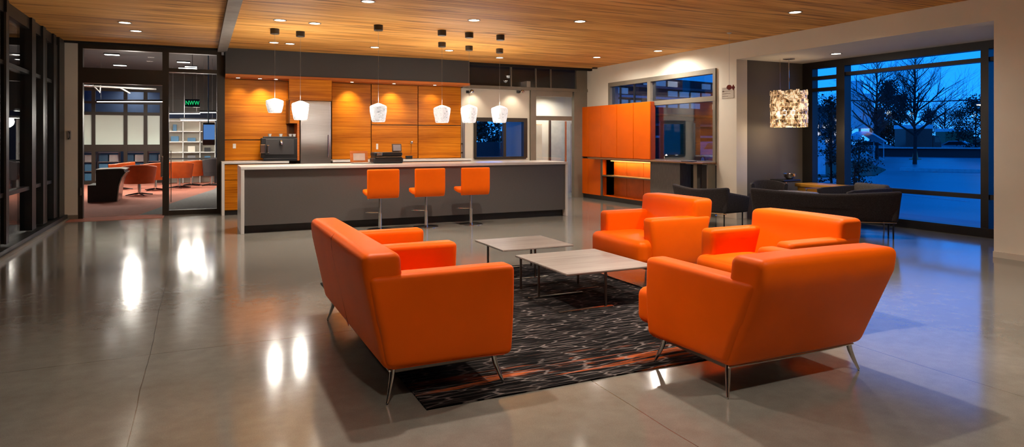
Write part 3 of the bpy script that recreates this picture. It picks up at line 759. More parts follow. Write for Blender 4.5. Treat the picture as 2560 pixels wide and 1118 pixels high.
# chairs behind the sofas
def tub(name, label, cat, loc, rz, W, D, hb, hs, h, mt, mt2, legs='four', group=None):
    t = thing(name, label, cat, loc, rz, group)
    n = 26; w = B(); inner, outer = [], []
    r0 = W/2
    pts = []
    for k in range(n+1):
        a = R(200)*(k/n)-R(10); pts.append((cos(a), -sin(a)))
    th = .055
    cols = []
    for (cx_, sy_) in pts:
        fl = .86
        hh = h-(.06*(1-abs(sy_)))-.0
        col = []
        for (rr_, z) in ((fl, hb), (1, hh-.02), (1-.3*th/r0, hh), (1-.8*th/r0, hh-.005), (1-th/r0, hh-.03), (fl-th/r0, hb)):
            col.append(w.verts.new((cx_*r0*rr_, sy_*D/2*rr_+.0, z)))
        cols.append(col)
    for a, b_ in zip(cols, cols[1:]):
        for k in range(6): w.faces.new((a[k], a[(k+1) % 6], b_[(k+1) % 6], b_[k]))
    w.faces.new(cols[0]); w.faces.new(cols[-1][::-1])
    obj('backrest', w, mt, t, True)
    w = B(); rbox(w, -W*.33, W*.33, -D*.24, D*.42, hb, hs, .04, n=5, bulge=.01); obj('seat', w, mt2, t, True)
    if legs == 'four':
        for sx in (-1, 1):
            for sy in (-1, 1):
                w = B(); tube(w, [(sx*W*.3, sy*D*.28, hb+.02), (sx*W*.33, sy*D*.31, 0)], .011, 8); obj('leg', w, M['steel_dark'], t, True)
    else:
        w = B(); cyl(w, 0, 0, .05, hb+.02, .04, n=14); obj('column', w, M['chrome'], t, True)
        w = B()
        for k in range(4):
            a = k*pi/2+.4; tube(w, [(0, 0, .05), (.32*cos(a), .32*sin(a), .012)], [.024, .012], 8)
        obj('swivel_base', w, M['black'], t, True)
    return t
x_, y_ = atd(1915, 12.2)
tub('tub_chair', 'dark grey tub chair with chrome rim beside the taupe wall', 'armchair', (8.87, 8.42, 0), R(150), .62, .56, .2, .42, .70, M['fabric'], M['fabric_in'])
t = thing('side_table', 'small glossy black table with chrome bowl rim beside taupe wall', 'table', (9.46, 8.6, 0))
w = B(); rbox(w, -.22, .21, -.16, .16, .655, .70, .02, n=4); obj('table_top', w, M['black'], t, True)
w = B(); cyl(w, 0, 0, .0, .655, .02, n=12); obj('column', w, M['chrome'], t, True)
w = B(); cyl(w, 0, 0, 0, .014, .16, n=30); obj('base_plate', w, M['chrome'], t)
o_ = B(); lathe(o_, 0, 0, [(0, 0), (.05, 0), (.10, .05), (.11, .10), (.105, .10), (.09, .05), (.04, .01), (0, .01)], 24)
o_ = obj('chrome_bowl', o_, M['chrome'], None, True); o_.location = (9.54, 8.58, .7005); tag(o_, 'shiny chrome bowl on the glossy black side table', 'bowl')
t = thing('low_cabinet', 'low yellow maple bench cabinet under left window pane', 'cabinet', (9.92, 8.15, 0))
w = B(); bx(w, -.2, .22, -.55, .48, .56, .62, .012); obj('top_panel', w, M['yellow'], t)
w = B(); bx(w, -.17, .2, -.50, .44, .08, .56); obj('body', w, M['yellow'], t)
w = B(); bx(w, -.185, -.17, -.49, .43, .32, .34); obj('shadow_line', w, M['kick'], t)
w = B(); bx(w, -.12, .16, -.46, .40, 0, .08); obj('plinth', w, M['kick'], t)
# cube lounge chair
def cube_chair(label, loc, rz):
    t = thing('lounge_chair', label, 'armchair', loc, rz)
    w = B(); rbox(w, -.36, .36, -.36, -.24, .22, .70, .05, lambda p: (p.x, p.y-.08*(p.z-.22), p.z), n=6); obj('backrest', w, M['fabric_in'], t, True)
    for s in (-1, 1):
        w = B(); prism(w, [(-.34, .22), (.30, .22), (.38, .60), (.28, .62), (-.40, .66)], s*.36-.03, s*.36+.03, 'X', .02); obj('armrest', w, M['fabric'], t, True)
    w = B(); rbox(w, -.33, .33, -.25, .32, .24, .42, .05, n=5, bulge=.01); obj('seat_cushion', w, M['fabric_in'], t, True)
    for sx in (-1, 1):
        for y in (-.3, .26):
            w = B(); tube(w, [(sx*.3, y, .24), (sx*.32, y, 0)], .011, 8); obj('leg', w, M['steel_dark'], t, True)
    return t
cube_chair('grey lounge chair with open black side, in the window bay', (9.42, 7.22, 0), R(75))
t = thing('round_table', 'low round pale grey table amid the charcoal sofas', 'table', (8.68, 7.80, 0))
w = B(); lathe(w, 0, 0, [(0, .52), (.42, .52), (.44, .535), (.42, .55), (0, .55)], 48); obj('table_top', w, plain('pale_grey_top', (.30, .28, .28), .25), t, True)
w = B(); cyl(w, 0, 0, .01, .52, .03, n=16); obj('column', w, M['chrome'], t, True)
w = B(); cyl(w, 0, 0, 0, .012, .25, n=36); obj('base_plate', w, M['chrome'], t)
t = thing('glass_table', 'small clear glass topped table by the yellow cabinet', 'table', (9.47, 7.86, 0))
w = B(); bx(w, -.18, .18, -.18, .18, .575, .59, .003); obj('table_top', w, M['glass'], t)
for sx in (-1, 1):
    for sy in (-1, 1):
        w = B(); cyl(w, sx*.16, sy*.16, 0, .575, .008, n=8); obj('leg', w, M['chrome'], t)

# ------------------------------------------------------------ lamps
def light(kind, name, loc, energy, col, size=.1, aim=None, spread=None, blend=.4, angle=100):
    d = bpy.data.lights.new(name, kind); d.energy = energy; d.color = col
    if kind == 'AREA': d.shape = 'DISK'; d.size = size; d.spread = R(spread or 150)
    if kind == 'SPOT': d.spot_size = R(angle); d.spot_blend = blend; d.shadow_soft_size = size
    if kind == 'POINT': d.shadow_soft_size = size
    o = bpy.data.objects.new(name, d); C.objects.link(o); o.location = loc
    if aim: o.rotation_euler = (V(aim)-V(loc)).to_track_quat('-Z', 'Y').to_euler()
    return o
WARM = (1.0, .90, .78)
proto = None
def downlight(X, Y, Z, label, e=38, r=.075, grp='recessed ceiling downlights', col=WARM, angle=104):
    global proto
    if proto is None:
        proto = thing('ceiling_downlight', label, 'ceiling light', (X, Y, Z), 0, grp)
        w = B(); lathe(w, 0, 0, [(.075, .0), (.092, -.001), (.092, -.006), (.075, -.008), (.075, .0)], 32); obj('trim_ring', w, M['frame_taupe'], proto, True)
        w = B(); lathe(w, 0, 0, [(0, -.003), (.075, -.003), (.075, -.001), (0, -.001)], 32); obj('diffuser', w, M['bulb'], proto)
    else: dup(proto, (X, Y, Z), label=label, group=grp)
    light('SPOT', 'downlight_beam', (X, Y, Z-.02), e*3.4, col, .05, angle=angle, blend=.7)
EM = 1.0
vis = [(920, 3, 'ceiling downlight at the top edge, above the kitchen island'), (700, 50, 'ceiling downlight above the two left canopies, left of its neighbour'),
       (787, 58, 'ceiling downlight just above right canopy of the left pair'), (1185, 50, 'ceiling downlight above the group of six canopies'),
       (1450, 53, 'large ceiling downlight in front of the orange cabinets'), (312, 56, 'ceiling downlight left of the beam, nearer one'),
       (340, 77, 'ceiling downlight left of the beam, farther one'), (1492, 143, 'ceiling downlight above the orange cabinets, nearest the wall corner'),
       (1645, 127, 'ceiling downlight beside the window over the worktop'), (1988, 30, 'dim small ceiling downlight above the hanging chandelier'),
       (685, 106, 'ceiling downlight over the back counter, far left below first canopy'), (725, 109, 'ceiling downlight over the back counter, below second canopy'),
       (937, 118, 'ceiling downlight over the back counter behind third pendant'), (1123, 126, 'ceiling downlight beside lower left canopy of the six'),
       (1249, 144, 'ceiling downlight below lower right canopy of the six')]
for px, py, lab in vis:
    X, Y = gnd(px, py, ZC)
    if Y > YB-.25: X, Y = onY(px, YB-.28), YB-.28
    e = 60 if Y < 12 else 28
    if px == 1988: e = 38
    if px in (312, 340): e = 26
    if px in (312, 340): e = 9
    an_ = 104
    if px == 1492 or px == 1645: e = 52; an_ = 172
    if px == 1988: an_ = 165
    downlight(X, Y, ZC, lab, e*EM, angle=an_)
# unseen downlights added to light the seating and near walls, out of frame
for X, Y, e in ((1.2, 4.6, 85), (3.4, 4.2, 110), (5.6, 4.2, 90), (3.3, 1.2, 55), (.6, 1.6, 34), (6.6, 2.2, 32), (-1.1, 5.2, 14), (3.2, -1.5, 30)):
    nm_ = 'added unseen ceiling downlight, %s row, %s' % ('far' if Y > 6 else 'middle' if Y > 3 else 'near' if Y > 0 else 'rearmost', 'leftmost' if X < 0 else 'left' if X < 2 else 'centre' if X < 4.5 else 'right' if X < 7 else 'by the window bay')
    downlight(X, Y, ZC, nm_, e*EM)
X, Y = gnd(2090, 134, BZ); downlight(X, Y, BZ, 'ceiling downlight in the window bay soffit', 12)
# lamps under the kitchen soffit, washing the teak
for px, e in ((600, 5), (655, 15), (700, 5), (780, 4), (878, 15), (985, 14), (1087, 6)):
    X = onY(px, 13.66); light('SPOT', 'soffit_beam', (X, 13.60, 2.575), e*4.4, (1, .82, .52), .03, aim=(X, 14.0, 1.75), angle=82, blend=1)
sp0 = None
for px, lab in ((595, 'tiny recessed spotlight under teak soffit, first from left'), (650, 'tiny recessed spotlight under teak soffit, second from left'), (690, 'tiny recessed spotlight under teak soffit, above first pendant'), (780, 'tiny recessed spotlight under teak soffit, above the fridge'),
                (880, 'tiny recessed spotlight under teak soffit, right of the fridge'), (985, 'tiny recessed spotlight under teak soffit, right of third pendant'), (1087, 'tiny recessed spotlight under teak soffit, rightmost')):
    X = onY(px, 13.6)
    if sp0 is None:
        sp0 = thing('soffit_spotlight', lab, 'spotlight', (X, 13.6, 2.585), 0, 'soffit spotlights')
        w = B(); lathe(w, 0, 0, [(.035, 0), (.045, -.001), (.045, -.005), (.035, -.006), (.035, 0)], 20); obj('trim_ring', w, M['chrome'], sp0)
        w = B(); lathe(w, 0, 0, [(0, -.002), (.035, -.002), (0, -.0015)], 20); obj('diffuser', w, M['bulb'], sp0)
    else: dup(sp0, (X, 13.6, 2.585), label=lab)
# white wall washers
for px in (1190, 1290):
    X = onY(px, 13.7); light('SPOT', 'wall_beam', (X, 13.65, 2.55), 14, (1, .86, .66), .03, aim=(X, 14, 1.9), angle=90, blend=.8)
light('AREA', 'corridor_lamp', (8.1, 14.75, 2.6), 24, (1, .95, .84), .4)

# pendant shade material: chipped crystal glass lit from inside
m, nt, b = newmat('crystal_shade')
vv = coords(nt, (34, 34, 75)); nn = noise(nt, vv, 1, 3, .7, 1.2)
cc = ramp(nt, nn, [(.38, (.26, .27, .28)), (.46, (.62, .63, .63)), (.57, (1, .98, .95))])
nt.links.new(cc, b.inputs['Base Color']); nt.links.new(cc, b.inputs['Emission Color']); b.inputs['Emission Strength'].default_value = .72
b.inputs['Roughness'].default_value = .2; bump(nt, b, nn, .6, .01); M['crystal'] = m
can0 = None
canop = [(681, 78), (751, 85), (946, 69), (1105, 82), (1173, 88), (1251, 94), (1105, 112), (1176, 121), (1243, 128)]
clab = ['dark ceiling canopy of the leftmost pendant', 'dark ceiling canopy of the second pendant', 'dark ceiling canopy of the third pendant',
        'bare dark ceiling canopy, upper left of the cluster of six', 'bare dark ceiling canopy, upper middle of the cluster of six', 'bare dark ceiling canopy, upper right of the cluster of six',
        'dark ceiling canopy', 'dark ceiling canopy', 'dark ceiling canopy']
hang = {0: (690, 246, 282), 1: (753, 252, 300), 2: (947, 258, 305), 6: (1104, 263, 307), 7: (1171, 262, 307), 8: (1252, 264, 307)}
names = {0: 'crystal glass pendant lamp, leftmost of six over island', 1: 'crystal glass pendant lamp hanging in front of the fridge', 2: 'crystal glass pendant lamp third from left, before tall teak panels',
         6: 'crystal glass pendant lamp fourth from left, at end of teak wall', 7: 'crystal glass pendant lamp fifth from left, before white wall', 8: 'crystal glass pendant lamp rightmost over the window in white wall'}
def canopy_bm(): 
    w = B(); lathe(w, 0, 0, [(0, 0), (.068, 0), (.068, -.078), (.062, -.085), (0, -.085)], 28); return w
proto_can = None; pend = None
for i, (px, py) in enumerate(canop):
    X, Y = gnd(px, py-6, ZC)
    if i in hang:
        hp, t0, t1 = hang[i]
        if abs(hp-px) > 4:
            d_ = dep(X, Y); X, Y = atd((hp*2+px)/3, d_)
        ztop = zat(t0, X, Y); zbot = zat(t1, X, Y); h = ztop-zbot
        t = thing('pendant_lamp', names[i], 'pendant lamp', (X, Y, zbot), 0, 'crystal pendant lamps over the island')
        o = obj('canopy', canopy_bm(), M['black'] if 0 else plain('canopy_bronze', (.03, .024, .02), .5), t, True) if pend is None else None
        if o is None:
            o = pend.copy(); C.objects.link(o); o.parent = t
        else: pend = o
        o.location = (0, 0, ZC-zbot)
        w = B(); cyl(w, 0, 0, h, ZC-zbot-.08, .0022, n=6); obj('cord', w, M['steel'], t)
        rw = 21*dep(X, Y)/F
        w = B(); lathe(w, 0, 0, [(0, h), (rw*.3, h*.97), (rw*.92, h*.86), (rw, h*.80), (rw*.98, h*.55), (rw*.80, .02), (rw*.72, 0), (rw*.68, .02), (rw*.85, h*.5), (rw*.85, h*.78), (0, h*.92)], 28)
        for v_ in w.verts: 
            k = .006*random.uniform(-1, 1); v_.co.x *= 1+k*4; v_.co.y *= 1+k*4
        obj('lamp_shade', w, M['crystal'], t, False)
        w = B(); lathe(w, 0, 0, [(0, .06), (.03, .08), (.035, .13), (.02, .17), (0, .18)], 16); obj('bulb', w, M['bulb_w'], t, True)
        light('POINT', 'pendant_glow', (X, Y, ztop+.06), 21, (1, .93, .82), .06)
    else:
        if proto_can is None:
            w = canopy_bm(); proto_can = obj('ceiling_canopy', w, bpy.data.materials['canopy_bronze'], None, True); o = proto_can
        else: o = proto_can.copy(); C.objects.link(o)
        o.location = (X, Y, ZC); tag(o, clab[i], 'canopy', 'bare ceiling canopies')
# chandelier by the window
chx, chy = 9.30, 8.38
cz0, cz1 = zat(318, chx, chy), zat(228, chx, chy)
ch = thing('chandelier', 'drum chandelier of stacked amber glass pieces hanging by the window', 'chandelier', (chx, chy, cz0))
H = cz1-cz0
w = B(); cyl(w, 0, 0, BZ-cz0-.02, BZ-cz0, .10, n=24); obj('canopy', w, M['chrome'], ch)
w = B(); cyl(w, 0, 0, H*.8, BZ-cz0-.02, .009, n=8); cyl(w, -.1, .1, H*.95, BZ-cz0, .003, n=6); obj('rod', w, M['chrome'], ch)
w = B()
rr_ = 42*dep(chx, chy)/F
for z in (H*.85, H*.45, .03):
    pts = [(rr_*cos(2*pi*k/40)*.98, rr_*sin(2*pi*k/40)*.98, z) for k in range(41)]; tube(w, pts, .006, 6)
for a in (0, pi/2): 
    bx(w, -rr_*abs(cos(a))-.004, rr_*abs(cos(a))+.004, -rr_*abs(sin(a))-.004, rr_*abs(sin(a))+.004, H*.85-.004, H*.85+.004)
obj('ring_frame', w, M['steel_dark'], ch)
m, nt, b = newmat('amber_glass')
nn = noise(nt, coords(nt, (14, 14, 10)), 1, 3, .6, .5)
cc = ramp(nt, nn, [(.38, (.05, .022, .008)), (.5, (.5, .30, .14)), (.6, (1, .80, .52))])
nt.links.new(cc, b.inputs['Base Color']); nt.links.new(cc, b.inputs['Emission Color']); b.inputs['Emission Strength'].default_value = .6; b.inputs['Roughness'].default_value = .1
M['amber'] = m
w = B(); rows, cols_ = 9, 30
for q in range(rows):
    for k in range(cols_):
        a = 2*pi*(k+.5*(q % 2))/cols_+random.uniform(-.02, .02); r2 = rr_+random.uniform(-.012, .014); z = H*q/rows
        cx_, cy_ = r2*cos(a), r2*sin(a); ww = pi*rr_/cols_*.86; hh = H/rows*.9+random.uniform(-.01, .03)*(q == rows-1)
        tv = V((-sin(a), cos(a), 0)); nv = V((cos(a), sin(a), 0))
        c0 = V((cx_, cy_, z)); vs = []
        for s1 in (-1, 1):
            for s2 in (-1, 1):
                for s3 in (0, 1): vs.append(w.verts.new(c0+tv*ww*s1+nv*.006*s2+V((0, 0, hh*s3))))
        for qf in ((0, 1, 3, 2), (4, 6, 7, 5), (0, 4, 5, 1), (2, 3, 7, 6), (0, 2, 6, 4), (1, 5, 7, 3)): w.faces.new([vs[i_] for i_ in qf])
obj('glass_shade', w, M['amber'], ch)
w = B(); 
for k in range(4): lathe(w, .1*cos(k*pi/2), .1*sin(k*pi/2), [(0, H*.3), (.03, H*.38), (.03, H*.45), (0, H*.5)], 12)
obj('bulb', w, M['bulb'], ch, True)
light('POINT', 'chandelier_glow', (chx, chy, cz0-.05), 10, (1, .72, .42), .1)
# small red ornament on a long cord
ox, oy = gnd(1823, 82, ZC); oy = min(oy, 9.1); ox = onY(1823, oy)
if ox > XR-.2: ox = XR-.25; oy = onX(1823, ox)
oz = zat(218, ox, oy)
om = thing('hanging_ornament', 'tiny dark red glass pendant on long thin cord before cream wall', 'pendant', (ox, oy, oz))
w = B(); cyl(w, 0, 0, .03, ZC-oz, .002, n=6); obj('cord', w, M['steel'], om)
w = B(); lathe(w, 0, 0, [(0, -.05), (.035, -.03), (.045, 0), (.03, .03), (0, .04)], 16); obj('glass_ball', w, M['dusty_red'], om, True)
w = B(); lathe(w, .085, 0, [(0, -.05), (.03, 0), (0, .05)], 6); obj('glass_drop', w, M['dusty_red'], om)
w = B(); tube(w, [(0, 0, .0), (.085, 0, .02)], .003, 6); obj('link', w, M['steel'], om)
w = B(); lathe(w, 0, 0, [(0, 0), (.04, 0), (.03, -.012), (0, -.014)], 16); o = obj('cord_cap', w, M['steel'], om); o.location = (0, 0, ZC-oz)
# wall notice
ny = onX(1819, XR); nz = zat(232, XR, ny)
nb = thing('wall_notice', 'small pale notice plaque on cream wall left of window bay', 'sign', (XR-.001, ny, nz))
w = B(); bx(w, -.008, 0, -.16, .14, -.10, .10, .002); obj('plaque', w, plain('pale_plaque', (.5, .45, .37), .6), nb)
w = B()
for k, (a, c_) in enumerate(((.0, .12), (-.1, .12), (-.08, .12), (-.02, .12))): bx(w, -.010, -.008, a, c_, .07-k*.045, .078-k*.045)
bx(w, -.011, -.008, .08, .12, .015, .045)
obj('printed_lines', w, M['steel_dark'], nb)
# intercom on the left pier
t = thing('door_intercom', 'small dark intercom handset on the white pier by doorway', 'intercom', (onY(173, YB), YB-.001, zat(338, onY(173, YB), YB)))
w = B(); bx(w, -.03, .03, -.015, 0, -.08, .08, .006); obj('housing', w, plain('grey_plastic', (.3, .28, .26), .5), t)
w = B(); tube(w, [(-.005, -.03, .06), (.01, -.035, .05), (.012, -.035, -.05), (-.01, -.03, -.07)], .010, 8); obj('handset', w, M['black'], t, True)
# ceiling sensor near the corner
t = tag(box('ceiling_sensor', (-.05, .05, -.05, .05, -.04, 0), M['steel_dark'], bev=.01), 'small dark sensor box under ceiling at far right corner', 'sensor'); t.location = (*gnd(1487, 172, ZC), ZC); t.location.y = min(t.location.y, 13.4); t.location.x = 8.5
# EOF-PART1

# ------------------------------------------------------------ lounge beyond the doorway
LX0, LX1, LY1, LZ = -7.5, 3.2, 24.6, 3.55
bm = B(); bx(bm, LX0, LX1, YB+.22, LY1, -.12, -.002); struct('floor_lounge', bm, M['carpet_red'])
g1 = gnd(338, 543); g2 = gnd(548, 452)
bm = B(); prism(bm, [(onY(345, 14.05), 14.05), (LX1, 14.05), (LX1, 24.4), (onY(556, 24.4), 24.4), (onY(535, 20.5), 20.5), (onY(460, 17.5), 17.5)], -.002, .004, 'Z'); struct('trim_5', bm, M['carpet_grey'])
sbox('ceiling_lounge', (LX0, LX1, YB+.14, LY1+.1, LZ, LZ+.1), plain('lounge_ceiling', (.03, .03, .035), .7))
sbox('wall_lounge_left', (LX0-.1, LX0, YB+.2, LY1, 0, LZ), M['ext_grey'])
sbox('wall_lounge_right', (LX1, LX1+.1, YK+.16, LY1, 0, LZ), M['wall_white'])
sbox('wall_lounge_front', (LX0, XL-.3, YB+.1, YB+.2, 0, LZ), M['soffit'])
sbox('wall_lounge_back', (LX0, LX1, LY1+1.2, LY1+1.3, 0, LZ+.2), plain('night_blue_wall', (.012, .02, .04), .6))
sbox('floor_store', (LX0, LX1, LY1, LY1+1.3, -.12, -.002), M['carpet_grey'])
# glazed partition with frosted band
JIT[0] = 1
w = B(); yp = LY1-.1
fx_ = [onY(p, yp) for p in (196, 234, 316, 366, 412, 428)]
cand = [-7.3, -6.2]+[onY(p, yp) for p in (205, 234, 314, 364, 404)]
for x in cand: bx(w, x-.05, x+.05, yp-.05, yp+.05, 0, LZ)
xe = onY(418, yp); bx(w, LX0, xe, yp-.04, yp+.04, 1.03, 1.25); bx(w, LX0, xe, yp-.04, yp+.04, 2.19, 2.29); bx(w, LX0, xe, yp-.04, yp+.04, 2.95, LZ); bx(w, LX0, xe, yp-.04, yp+.04, 0, .1); bx(w, LX0, xe, yp-.04, yp+.04, 2.55, 2.62); bx(w, xe, LX1, yp-.04, yp+.04, 2.3, LZ)
wp = struct('window_6', w, M['frame'])
for a, b_ in zip(cand, cand[1:]+[xe]):
    if b_-a > .15: box('frosted_pane', (a+.05, b_-.05 if b_ != xe else b_, yp-.01, yp+.01, 1.25, 2.19), M['frost'], wp)
JIT[0] = 0
# shelving with blue crates behind the partition
def crate_shelf(x, lab):
    t = thing('storage_shelf', lab, 'shelf', (x, LY1+.5, 0), 0, 'storage shelves behind the glazed partition')
    for sx in (-.29, .29):
        for y in (-.2, .2): box('upright', (sx-.012, sx+.012, y-.012, y+.012, 0, 1.15), M['steel_dark'], t)
    for k in range(4): box('shelf_board', (-.29, .29, -.22, .22, .08+k*.3, .10+k*.3), M['steel'], t)
    return t
rown = ('bottom', 'second', 'third')
for px, where in ((273, 'behind the black reception desk'), (212, 'at far left of the doorway view'), (337, 'behind the nearest rust chair'), (396, 'beside the central door post')):
    x = onY(px, LY1+.5)
    crate_shelf(x, 'narrow storage shelf with crates behind the partition, '+where)
    for k in range(3):
        for q in range(2):
            cl_ = 'blue' if (k+q) % 3 else 'white'
            c = box('crate', (-.125, .125, -.18, .18, 0, .22), M['bluebox'] if cl_ == 'blue' else M['white'], bev=.01); c.location = (x-.14+q*.28, LY1+.5, .1+k*.3+.001)
            tag(c, '%s %s crate on %s board of the shelf %s' % ('left' if q == 0 else 'right', cl_, rown[k], where), 'crate', 'crates behind the lounge partition')
light('AREA', 'lounge_fill', (-3.0, 21.0, 3.4), 150, (1, .95, .85), .8)  # fill light added without a fixture, brightens the frosted panes
light('AREA', 'store_lamp', (-2.0, LY1+.6, 3.3), 50, (.75, .88, 1), .5)
# reception desk with curved waterfall end
dx_, dy_ = gnd(258, 505)
t = thing('reception_desk', 'black reception desk with curved front seen through left doorway', 'desk', (dx_, dy_, 0))
prof = [(-.30, 0), (.26, 0), (.27, .15), (.28, .35), (.34, .55), (.42, .66), (.40, .72), (.33, .73), (-.12, .715), (-.14, .70), (-.14, .38), (-.30, .38)]
w = B(); prism(w, prof, 0, .9, 'Y'); obj('body', w, plain('black_stone', (.015, .012, .013), .35, 0, .4, 60), t)
w = B(); prism(w, [(-.15, .716), (.33, .732), (.42, .715), (.44, .73), (.34, .75), (-.15, .735)], -.02, .92, 'Y'); obj('desk_top', w, M['steel_dark'], t)
w = B(); prism(w, [(.265, 0), (.295, .35), (.35, .54), (.43, .66), (.45, .66), (.37, .53), (.315, .34), (.285, 0)], -.01, .91, 'Y'); obj('edge_strip', w, M['steel'], t)
# swivel tub chairs
chairs = [(348, 488, 0, 'rust orange swivel tub chair directly right of the black desk'), (388, 476, 30, 'rust orange swivel tub chair half hidden by the door frame'),
          (447, 470, -10, 'rust orange swivel tub chair behind the door handle'), (479, 464, 20, 'rust orange tub chair in middle of the right glass pane'),
          (300, 474, 60, 'rust orange tub chair half hidden by the black desk')]
for i, (px, py, rz, lab) in enumerate(chairs):
    X, Y = gnd(px, py)
    if i == 0: sw = tub('swivel_chair', lab, 'armchair', (X, Y, 0), R(rz), .80, .74, .30, .46, .78, M['lounge_leather'], M['lounge_leather'], 'swivel', 'rust orange tub chairs of the lounge')
    else: dup(sw, (X, Y, 0), R(rz), lab)
X, Y = gnd(528, 464); c = tub('swivel_chair', 'dark grey backed chair farthest right behind the glass pane', 'armchair', (X, Y, 0), R(15), .5, .5, .3, .44, .84, M['fabric'], M['lounge_leather'], 'swivel')
# linear pendant lights and ceiling fittings of the lounge
def strip(px0, px1, py, d, lab, e=30, grp='white linear lights of the lounge ceiling'):
    a, b_ = atd(px0, d), atd(px1, d); z = EYE-(py-HZ)*d/F; L_ = math.hypot(b_[0]-a[0], b_[1]-a[1]); an = math.atan2(b_[1]-a[1], b_[0]-a[0])
    z = min(z, LZ-.03)
    t = thing('linear_light', lab, 'ceiling light', (a[0], a[1], z), an, grp)
    w = B(); bx(w, 0, L_, -.035, .035, 0, .05); obj('housing', w, M['black'], t)
    w = B(); bx(w, .01, L_-.01, -.03, .03, -.012, 0); obj('diffuser', w, M['bulb_w'], t)
    w = B(); 
    for q in (.1, L_-.1): cyl(w, q, 0, .05, LZ-z, .003, n=6)
    obj('cord', w, M['steel'], t)
    light('POINT', 'strip_glow', (a[0]+cos(an)*L_/2, a[1]+sin(an)*L_/2, z-.1), e, (1, .93, .82), .15)
strip(243, 418, 254, 17.2, 'long white linear light hanging above the black desk', 80)
strip(424, 500, 284, 19.5, 'white linear light low in the right glass pane, left half', 40)
strip(452, 540, 300, 18.5, 'white linear light lowest in the right glass pane', 40)
strip(500, 540, 281, 17.5, 'short white linear light at right edge of glass pane', 15)
rp = None
for px, py, lab in ((280, 134, 'white ceiling light seen in left transom pane, upper'), (300, 161, 'white ceiling light seen in left transom pane, lower'), (459, 153, 'white ceiling light seen in right transom pane, upper'), (461, 171, 'white ceiling light seen in right transom pane, lower'),
                    (474, 191, 'white ceiling light at top of tall right glass pane'), (478, 226, 'white ceiling light above the green sign'), (478, 237, 'narrow white ceiling light just above the green sign')):
    X, Y = gnd(px, py, LZ)
    if Y > 22: X, Y = onY(px, 21.8), 21.8-(py-226)*.0
    if rp is None:
        rp = thing('lounge_ceiling_light', lab, 'ceiling light', (X, Y, LZ), 0, 'lounge ceiling lights')
        w = B(); bx(w, -.17, .17, -.09, .09, -.03, 0); obj('housing', w, M['black'], rp)
        w = B(); bx(w, -.155, .155, -.08, .08, -.036, -.03); obj('diffuser', w, M['bulb_w'], rp)
    else: dup(rp, (X, Y-(.5 if py == 237 else 0), LZ), label=lab)
    light('SPOT', 'lounge_beam', (X, Y, LZ-.06), 90, (1, .92, .80), .08, angle=120)
# pipe runs under the lounge ceiling
t = thing('ceiling_pipe', 'white pipe run with slanting branches under the lounge ceiling', 'pipe', (0, 0, 0))
d_ = 17.0; P = lambda px, py, dd=17.0: (*atd(px, dd), EYE-(py-HZ)*dd/F)
w = B(); tube(w, [P(195, 214), P(300, 219), P(390, 223)], .02, 8); obj('main_pipe', w, M['white'], t)
w = B(); tube(w, [P(232, 213), P(250, 231), P(251, 214)], .018, 8); obj('branch_pipe', w, M['white'], t)
w = B(); tube(w, [P(300, 219), P(325, 233)], .018, 8); obj('branch_pipe', w, M['white'], t)
# green sign
sx_, sy_ = atd(481, 16.6); sz_ = EYE-(258-HZ)*16.6/F
t = thing('exit_sign', 'glowing green lettered sign behind the right glass pane', 'sign', (sx_, sy_, sz_), 0)
w = B(); bx(w, -.17, .17, .0, .05, -.10, .10, .004); obj('housing', w, M['black'], t)
w = B(); cyl(w, 0, .025, .1, LZ-sz_, .006, n=6); obj('rod', w, M['black'], t)
cu = bpy.data.curves.new('lettering', 'FONT'); cu.body = 'NWW'; cu.size = .15; cu.extrude = .003; cu.align_x = 'CENTER'; cu.align_y = 'CENTER'
to = bpy.data.objects.new('tmp', cu); C.objects.link(to); bpy.context.view_layer.update()
me = bpy.data.meshes.new_from_object(to); bpy.data.objects.remove(to); me.name = 'lettering'
me.materials.clear(); me.materials.append(emis('green_glow', (.01, .55, .16), 1.3)); me.transform(Matrix.Scale(.74, 4, (1, 0, 0)))
lo_ = bpy.data.objects.new('lettering', me); C.objects.link(lo_); lo_.parent = t; lo_.location = (0, -.006, 0); lo_.rotation_euler = (pi/2, 0, 0)
# shelving wall and wall screen of the lounge, right part
Y_ = 24.3
t = thing('white_shelving', 'pale shelving unit with items seen through right glass pane', 'shelf', (onY(478, Y_), Y_, 0))
w = B(); bx(w, -.72, .72, .0, .04, 0, 2.1); obj('back_panel', w, M['wall_white'], t)
for k in range(6): box('shelf_board', (-.72, .72, -.34, 0, .3+k*.34, .33+k*.34), M['white'], t)
for x in (-.72, -.25, .25, .70): box('side_panel', (x, x+.025, -.34, 0, 0, 2.1), M['white'], t)
kk = 0
for k in range(5):
    for q in range(3):
        if random.random() < .25: continue
        kk += 1
        hh = random.uniform(.1, .26); ww = random.uniform(.05, .14); mt_ = random.choice(['ext_grey', 'wall', 'bluebox', 'lip', 'ext_dark'])
        c = box('storage_box', (-ww, ww, -.12, .12, 0, hh), M[mt_], bev=.004); c.location = (onY(478, Y_)+(-.475, .012, .485)[q], Y_-.17, .3315+k*.34)
        tag(c, 'small box on pale lounge shelving, %s board, %s bay' % (('lowest', 'second', 'third', 'fourth', 'top')[k], ('left', 'middle', 'right')[q]), 'box', 'boxes on the pale lounge shelving')
t = thing('wall_screen', 'blue wall screen in brown casing at right of glass pane', 'screen', (*atd(521, 16.4), 0))
zz = EYE-(337-HZ)*16.4/F; t.location.z = zz
w = B(); bx(w, -.13, .15, 0, .12, -.26, .30, .02); obj('casing', w, plain('brown_casing', (.13, .07, .06), .4), t)
w = B(); bx(w, -.11, .14, -.008, 0, -.12, .25, .003); obj('screen', w, emis('blue_screen', (.10, .25, .60), .7), t)
w = B(); cyl(w, 0, .06, .30, LZ-zz, .015, n=8); obj('ceiling_rod', w, M['bluebox'], t)
